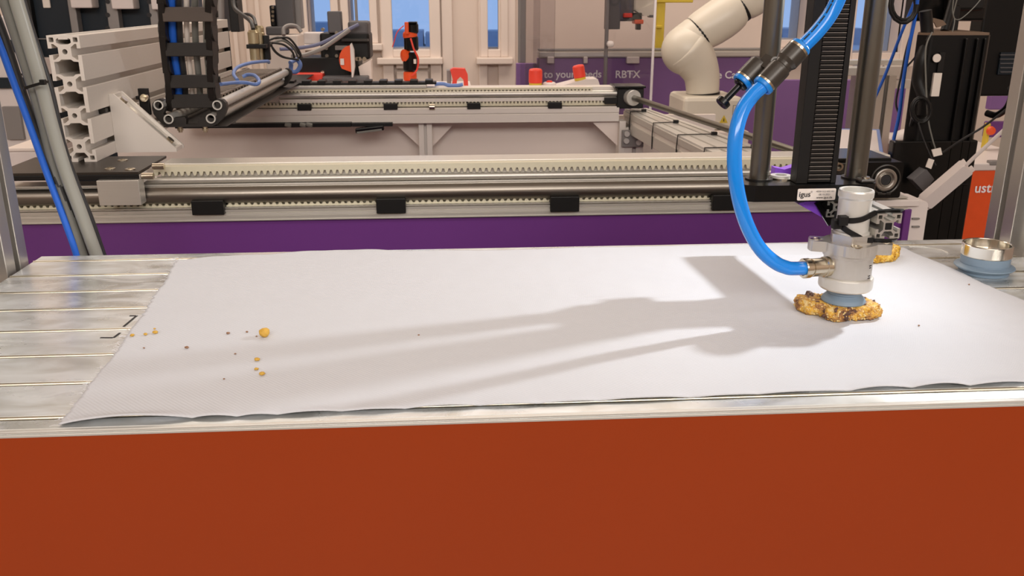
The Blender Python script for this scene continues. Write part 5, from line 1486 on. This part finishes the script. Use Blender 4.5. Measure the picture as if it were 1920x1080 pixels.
build(mb, 'pale_face', 'plastic_white', sp2)
build(MB().box(PY(1500, 312, 1.53), PY(1672, 300, 1.56)), 'front_frame', 'black_gloss', sp2, bevel=.002)
lp = thing('glint_disc', 'small bright round lamp beside the workbench leg', 'lamp', tuple(PY(1632, 285, 1.95)))
p = PY(1632, 264, 1.95)
build(MB().lathe(p, [(.0003, .004), (.012, .003), (.017, -.002), (.017, -.012), (.0003, -.013)], 28, (0, -1, 0)), 'glint_face', 'glint_glow', lp)  # reflected bright spot built as a glowing disc
build(MB().cyl(PY(1632, 278, 1.96), PY(1632, 300, 1.96), .003, n=10), 'stem', 'grey_post', lp)
wb2 = thing('white_device', 'white domed device with black base beside the blue cables', 'device', tuple(PY(1696, 300, 1.95)))
p = PY(1697, 268, 1.98)
build(MB().ball(p, 0.0335, 24, 14, (1, 1, .95)), 'dome', 'plastic_white', wb2)
build(MB().ball(PY(1697, 283, 1.96), 0.0335, 24, 12, (1, 1, .55)), 'black_base', 'black_gloss', wb2)
pb(wb2, 'grey_side', 'grey_post', 1684, 298, 1704, 345, 1.94, .03, .002)
pb(wb2, 'indicator', 'led_red', 1696, 308, 1702, 325, 1.935, .006, .001)
p = PY(1690, 300, 1.95); build(MB().box((p.x - .03, 1.945, FLOOR), (p.x - .0, 1.975, PY(1690, 345, 1.94).z)), 'device_stand', 'grey_post', wb2, bevel=.002)
cable('cable', 'blue network cable slanting down to a white plug', [(1726, -30, 1.7), (1712, 10, 1.72), (1690, 62, 1.75), (1662, 135, 1.78), (1640, 185, 1.8), (1630, 212, 1.8)], .0030, 'cable_blue')
pl_ = cable('cable_plug', 'white plug at the lower end of the slanting blue cable', [(1632, 207, 1.8), (1630, 214, 1.8), (1628, 222, 1.8)], .0055, 'paper', 'plug')
cable('cable', 'blue network cable hanging straight beside the black tower', [(1724, -30, 1.62), (1716, 30, 1.64), (1704, 90, 1.66), (1694, 150, 1.68), (1686, 215, 1.7), (1676, 260, 1.7), (1668, 302, 1.7)], .0034, 'cable_blue')
# coil of black cable at the top
def coil(label, cx, cy, rx, ry, Y, turns, r):
    pts = []
    for k in range(int(turns * 14)):
        t = k / 14 * 2 * math.pi
        w_ = 1 + .10 * math.sin(t * .37 + 1)
        pts.append(PY(cx + rx * w_ * math.cos(t), cy + ry * w_ * math.sin(t), Y + .004 * k / 14))
    tag(build(MB().tube(pts, r, 8), 'cable_coil', 'black_plastic', origin=tuple(pts[0])), label, 'cable')
coil('coil of black cable hanging at the top beside the blue cables', 1694, 8, 24, 32, 1.63, 3.2, .0034)
coil('coil of black cable hanging halfway down the black tower', 1727, 206, 17, 22, 1.58, 3.5, .0030)
cable('cable', 'thin black cable hanging from the coil towards the white device', [(1716, 40, 1.66), (1700, 90, 1.7), (1690, 140, 1.72), (1680, 190, 1.74), (1684, 210, 1.74)], .0020, 'tube_dark')
cable('cable', 'black cable dropping from the low coil to the black base', [(1712, 215, 1.6), (1706, 240, 1.64), (1700, 268, 1.7), (1696, 276, 1.74)], .0026, 'tube_dark')

# ================================================================== black tower at the right
TY = 1.62
tw = thing('black_tower', 'tall glossy black cabinet tower with white sticker at the right', 'cabinet', (PY(1790, 300, TY).x, TY + .1, FLOOR))
xl0, xl1 = PY(1738, 250, TY).x - .015, PY(1826, 250, TY).x
zt = PY(1790, 66, TY).z
mb = MB()
front_ = [(PY(1742, 66, TY).x, zt), (PY(1864, 66, TY).x, zt)]
build(MB().prism([(front_[0][0] - .012, TY + .02), (front_[0][0] + .004, TY), (front_[1][0] - .012, TY - .005), (front_[1][0], TY + .012), (front_[1][0] + .03, TY + .20), (front_[0][0] + .135, TY + .26)], (0, 0, FLOOR), (1, 0, 0), (0, 1, 0), (0, 0, zt - FLOOR)), 'tower_body', 'tower_black', tw, bevel=.004)
build(MB().prism([(front_[0][0] - .010, TY + .022), (front_[0][0] + .004, TY + .002), (front_[1][0] - .012, TY - .003), (front_[1][0] - .002, TY + .012), (front_[1][0] + .028, TY + .198), (front_[0][0] + .132, TY + .255)], (0, 0, zt), (1, 0, 0), (0, 1, 0), (0, 0, .004)), 'top_plate', 'tower_top', tw, bevel=.001)
for xa, ya, xb, yb, mt, nm in ((1749, 137, 1764, 181, 'paper', 'blank_label'), (1760, 98, 1771, 136, 'black_plastic', 'latch')):
    pb(tw, nm, mt, xa, ya, xb, yb, TY - .006, .006, .0008)
p = PY(1757, 109, TY - .007)
build(MB().lathe(p, [(.0003, 0), (.0075, 0), (.0075, -.002)], 24, (0, -1, 0)), 'round_button', 'paper', tw)
for px in (1781, 1801, 1815):
    pb(tw, 'vertical_rib', 'tower_black', px, 72, px + 5, 480, TY - .012, .01, .002)
lw = build(MB().box((front_[0][0] - .045, TY - .012, FLOOR + .02), (front_[1][0] - .004, TY + .008, PY(1770, 262, TY).z)), 'lower_door', 'black_gloss', tw, bevel=.003)
pb(tw, 'door_band', 'tower_black', 1720, 345, 1816, 348, TY - .016, .006, .0008)
md = thing('wall_monitor', 'dark monitor and arm above the black tower', 'monitor', tuple(PY(1800, 40, 1.75)))
pb(md, 'monitor_back', 'black_gloss', 1722, -140, 1862, 40, 1.78, .04, .006)
pb(md, 'monitor_arm', 'black_plastic', 1786, 10, 1800, 62, 1.74, .04, .004)
pb(md, 'arm_hub', 'black_plastic', 1780, -10, 1850, 20, 1.76, .03, .006)
q = PY(1770, 66, TY + .09); q.z = zt + .004
build(MB().cyl(q, q + Vector((.03, .03, .09)), .008, n=14), 'arm_pin', 'black_plastic', md)
bk2 = thing('brown_paper_tag', 'crumpled pale tag between the cables above the tower', 'tag', tuple(PY(1757, 45, 1.66)))
q = [PY(x, y, 1.66) for x, y in ((1740, 38), (1752, 34), (1768, 38), (1775, 46), (1757, 52), (1752, 42))]
build(MB().prism([(p.x, p.z) for p in q], (0, 1.66, 0), (1, 0, 0), (0, 0, 1), (0, .004, 0)), 'tag_sheet', 'tower_top', bk2, bevel=.0008)
dk = thing('dark_panel', 'dark machine panel behind the right enclosure post', 'panel', tuple(PY(1890, 230, 1.9)))
pb(dk, 'panel_body', 'tower_black', 1848, -160, 1980, 180, 1.95, .05, .004)
pb(dk, 'vent_block', 'navy', 1874, 98, 1906, 140, 1.945, .006, .001)
for k in range(5):
    pb(dk, 'vent_slat', 'grey_machine', 1876, 102 + k * 8, 1904, 104 + k * 8, 1.942, .006, .0006)
for k, pts in enumerate(([(1800, -20, 1.7), (1790, 15, 1.7), (1788, 32, 1.7), (1800, 36, 1.7), (1825, 15, 1.7), (1850, -15, 1.7)], [(1790, -20, 1.69), (1786, 20, 1.69), (1790, 38, 1.69), (1786, 60, 1.68)])):
    cable('wire', ('thin pale wire looping above the black tower', 'thin pale wire hanging straight above the black tower')[k], pts, .0009, 'tube_grey', 'wire')
cable('cable', 'black cable bundle hanging at the left side of the tower', [(1735, 20, 1.64), (1738, 70, 1.64), (1728, 110, 1.63), (1722, 150, 1.63), (1732, 185, 1.62), (1730, 215, 1.62)], .011, 'black_plastic')
cable('cable', 'thin grey cable running down the left edge of the tower', [(1748, 60, 1.6), (1736, 90, 1.6), (1736, 150, 1.6), (1740, 220, 1.6), (1748, 260, 1.6), (1756, 285, 1.6)], .0014, 'tube_grey')
cable('cable', 'brown thin cable slanting from the tower top to the workbench', [(1742, 66, 1.62), (1728, 92, 1.64), (1712, 112, 1.66), (1700, 125, 1.68)], .0018, 'tube_dark')
# charger, tags and cables hanging in front of the tower
HY = 1.56
cable('cable', 'black cable stretched from the paper tag up to the right post', [(1768, 286, HY), (1800, 264, HY - .02), (1840, 240, HY - .04), (1875, 214, HY - .06), (1905, 190, HY - .08)], .0020, 'tube_dark')
cable('cable', 'thick black cable sagging at the right of the tower', [(1850, 212, 1.6), (1868, 216, 1.58), (1886, 204, 1.55), (1896, 185, 1.52), (1896, 165, 1.5)], .0060, 'black_plastic')
cable('cable', 'thin dark cable hanging to the paper tags', [(1722, 230, HY), (1732, 262, HY), (1746, 295, HY), (1755, 310, HY)], .0012, 'tube_dark')
tg = thing('paper_tag', 'larger white paper tag on the stretched black cable', 'tag', tuple(PY(1757, 287, HY - .008)), 'paper tags on the hanging cables')
q = [PY(x, y, HY - .006) for x, y in ((1747, 281), (1764, 277), (1767, 290), (1751, 294))]
o = build(MB().prism([(p.x, p.z) for p in q], (0, HY - .006, 0), (1, 0, 0), (0, 0, 1), (0, .002, 0)), 'tag_sheet', 'paper', tg, bevel=.0004)
tg = thing('paper_tag', 'smaller white paper tag below on the hanging cable', 'tag', tuple(PY(1744, 307, HY - .008)), 'paper tags on the hanging cables')
q = [PY(x, y, HY - .008) for x, y in ((1742, 297), (1752, 300), (1746, 317), (1736, 313))]
build(MB().prism([(p.x, p.z) for p in q], (0, HY - .008, 0), (1, 0, 0), (0, 0, 1), (0, .002, 0)), 'tag_sheet', 'paper', tg, bevel=.0004)
gp = thing('grey_adapter', 'dark grey square adapter hanging below the paper tags', 'adapter', tuple(PY(1735, 338, HY)))
q = [PY(x, y, HY) for x, y in ((1712, 338), (1737, 317), (1752, 336), (1733, 360))]
build(MB().prism([(p.x, p.z) for p in q], (0, HY, 0), (1, 0, 0), (0, 0, 1), (0, .025, 0)), 'adapter_body', 'grey_machine', gp, bevel=.002)
ch = thing('white_charger', 'white rounded power adapter hanging diagonally in front of the tower', 'power adapter', tuple(PY(1775, 345, HY - .05)))
A, B = PY(1733, 380, HY - .04), PY(1813, 312, HY - .07)
d = (B - A).normalized(); nrm = Vector((-d.z, 0, d.x)).normalized(); fw = d.cross(nrm)
W_ = .0118; Ln = (B - A).length
pr_ = rrect(0, -W_, Ln, W_, .004, 4)
build(MB().prism(pr_, A - fw * .012, d, nrm, fw * .024), 'adapter_body', 'plastic_white', ch, bevel=.003)
for e_, s1 in ((A, 1), (B, -1)):
    for sg in (-1, 1):
        build(MB().bar(e_ + nrm * W_ * sg * .86 - d * .005 * s1, e_ + nrm * W_ * sg * .86 + d * .012 * s1, .018, .0030, nrm), 'wire_hook', 'plastic_white', ch, bevel=.001)
cable('cable', 'pale cable leading from the white charger up to the right post', [(1812, 309, HY - .07), (1832, 290, HY - .08), (1858, 266, HY - .09), (1882, 244, HY - .10), (1898, 230, HY - .11)], .0034, 'plastic_white')

# orange banner and shelf behind the tower
OY = 2.1
ob = thing('orange_banner', 'orange banner with white lettering between tower and right post', 'banner', (PY(1850, 400, OY).x, OY, FLOOR))
a, b_ = PY(1800, 400, OY).x, PY(1960, 400, OY).x
build(MB().box((a, OY, FLOOR), (b_, OY + .02, PY(1850, 320, OY).z)), 'banner_sheet', 'orange', ob, bevel=.001)
o = PY(1826, 361, OY - .002); o.y = OY - .002
lettering('ustr', 'lettering', 'lettering', ob, o, (1, 0, 0), (0, 0, 1), 19.5 * OY / FPX * 1.42, bold=.014)
wsf = thing('white_counter', 'white counter top above the orange banner', 'counter', (PY(1850, 318, OY).x, OY + .15, PY(1850, 320, OY).z))
build(MB().box((a, OY - .005, PY(1850, 319.5, OY).z), (b_, OY + .5, PY(1850, 306, OY).z)), 'counter_top', 'plastic_white', wsf, bevel=.003)
build(MB().box((a, OY + .5, FLOOR), (b_, OY + .52, PY(1850, 306, OY).z)), 'counter_back', 'plastic_white', wsf)
p = PY(1867, 302, OY + .06)
cp_ = pb(wsf, 'clip', 'grey_post', 1858, 302, 1876, 310, OY - .01, .02, .002)
pd = thing('purple_display', 'small purple display with yellow and orange knob on the white counter', 'display', tuple(PY(1866, 262, OY + .2)))
pb(pd, 'screen', 'purple_panel', 1850, 228, 1890, 258, OY + .2, .02, .004)
pb(pd, 'upper_screen', 'purple_banner', 1856, 178, 1892, 206, OY + .2, .02, .004)
pb(pd, 'stand', 'yellow', 1850, 232, 1855, 280, OY + .18, .02, .002)
p = PY(1857, 245, OY + .17); build(MB().lathe(p, [(.0003, .01), (.010, .008), (.012, 0), (.0003, -.004)], 24, (0, -1, 0)), 'orange_knob', 'orange', pd)
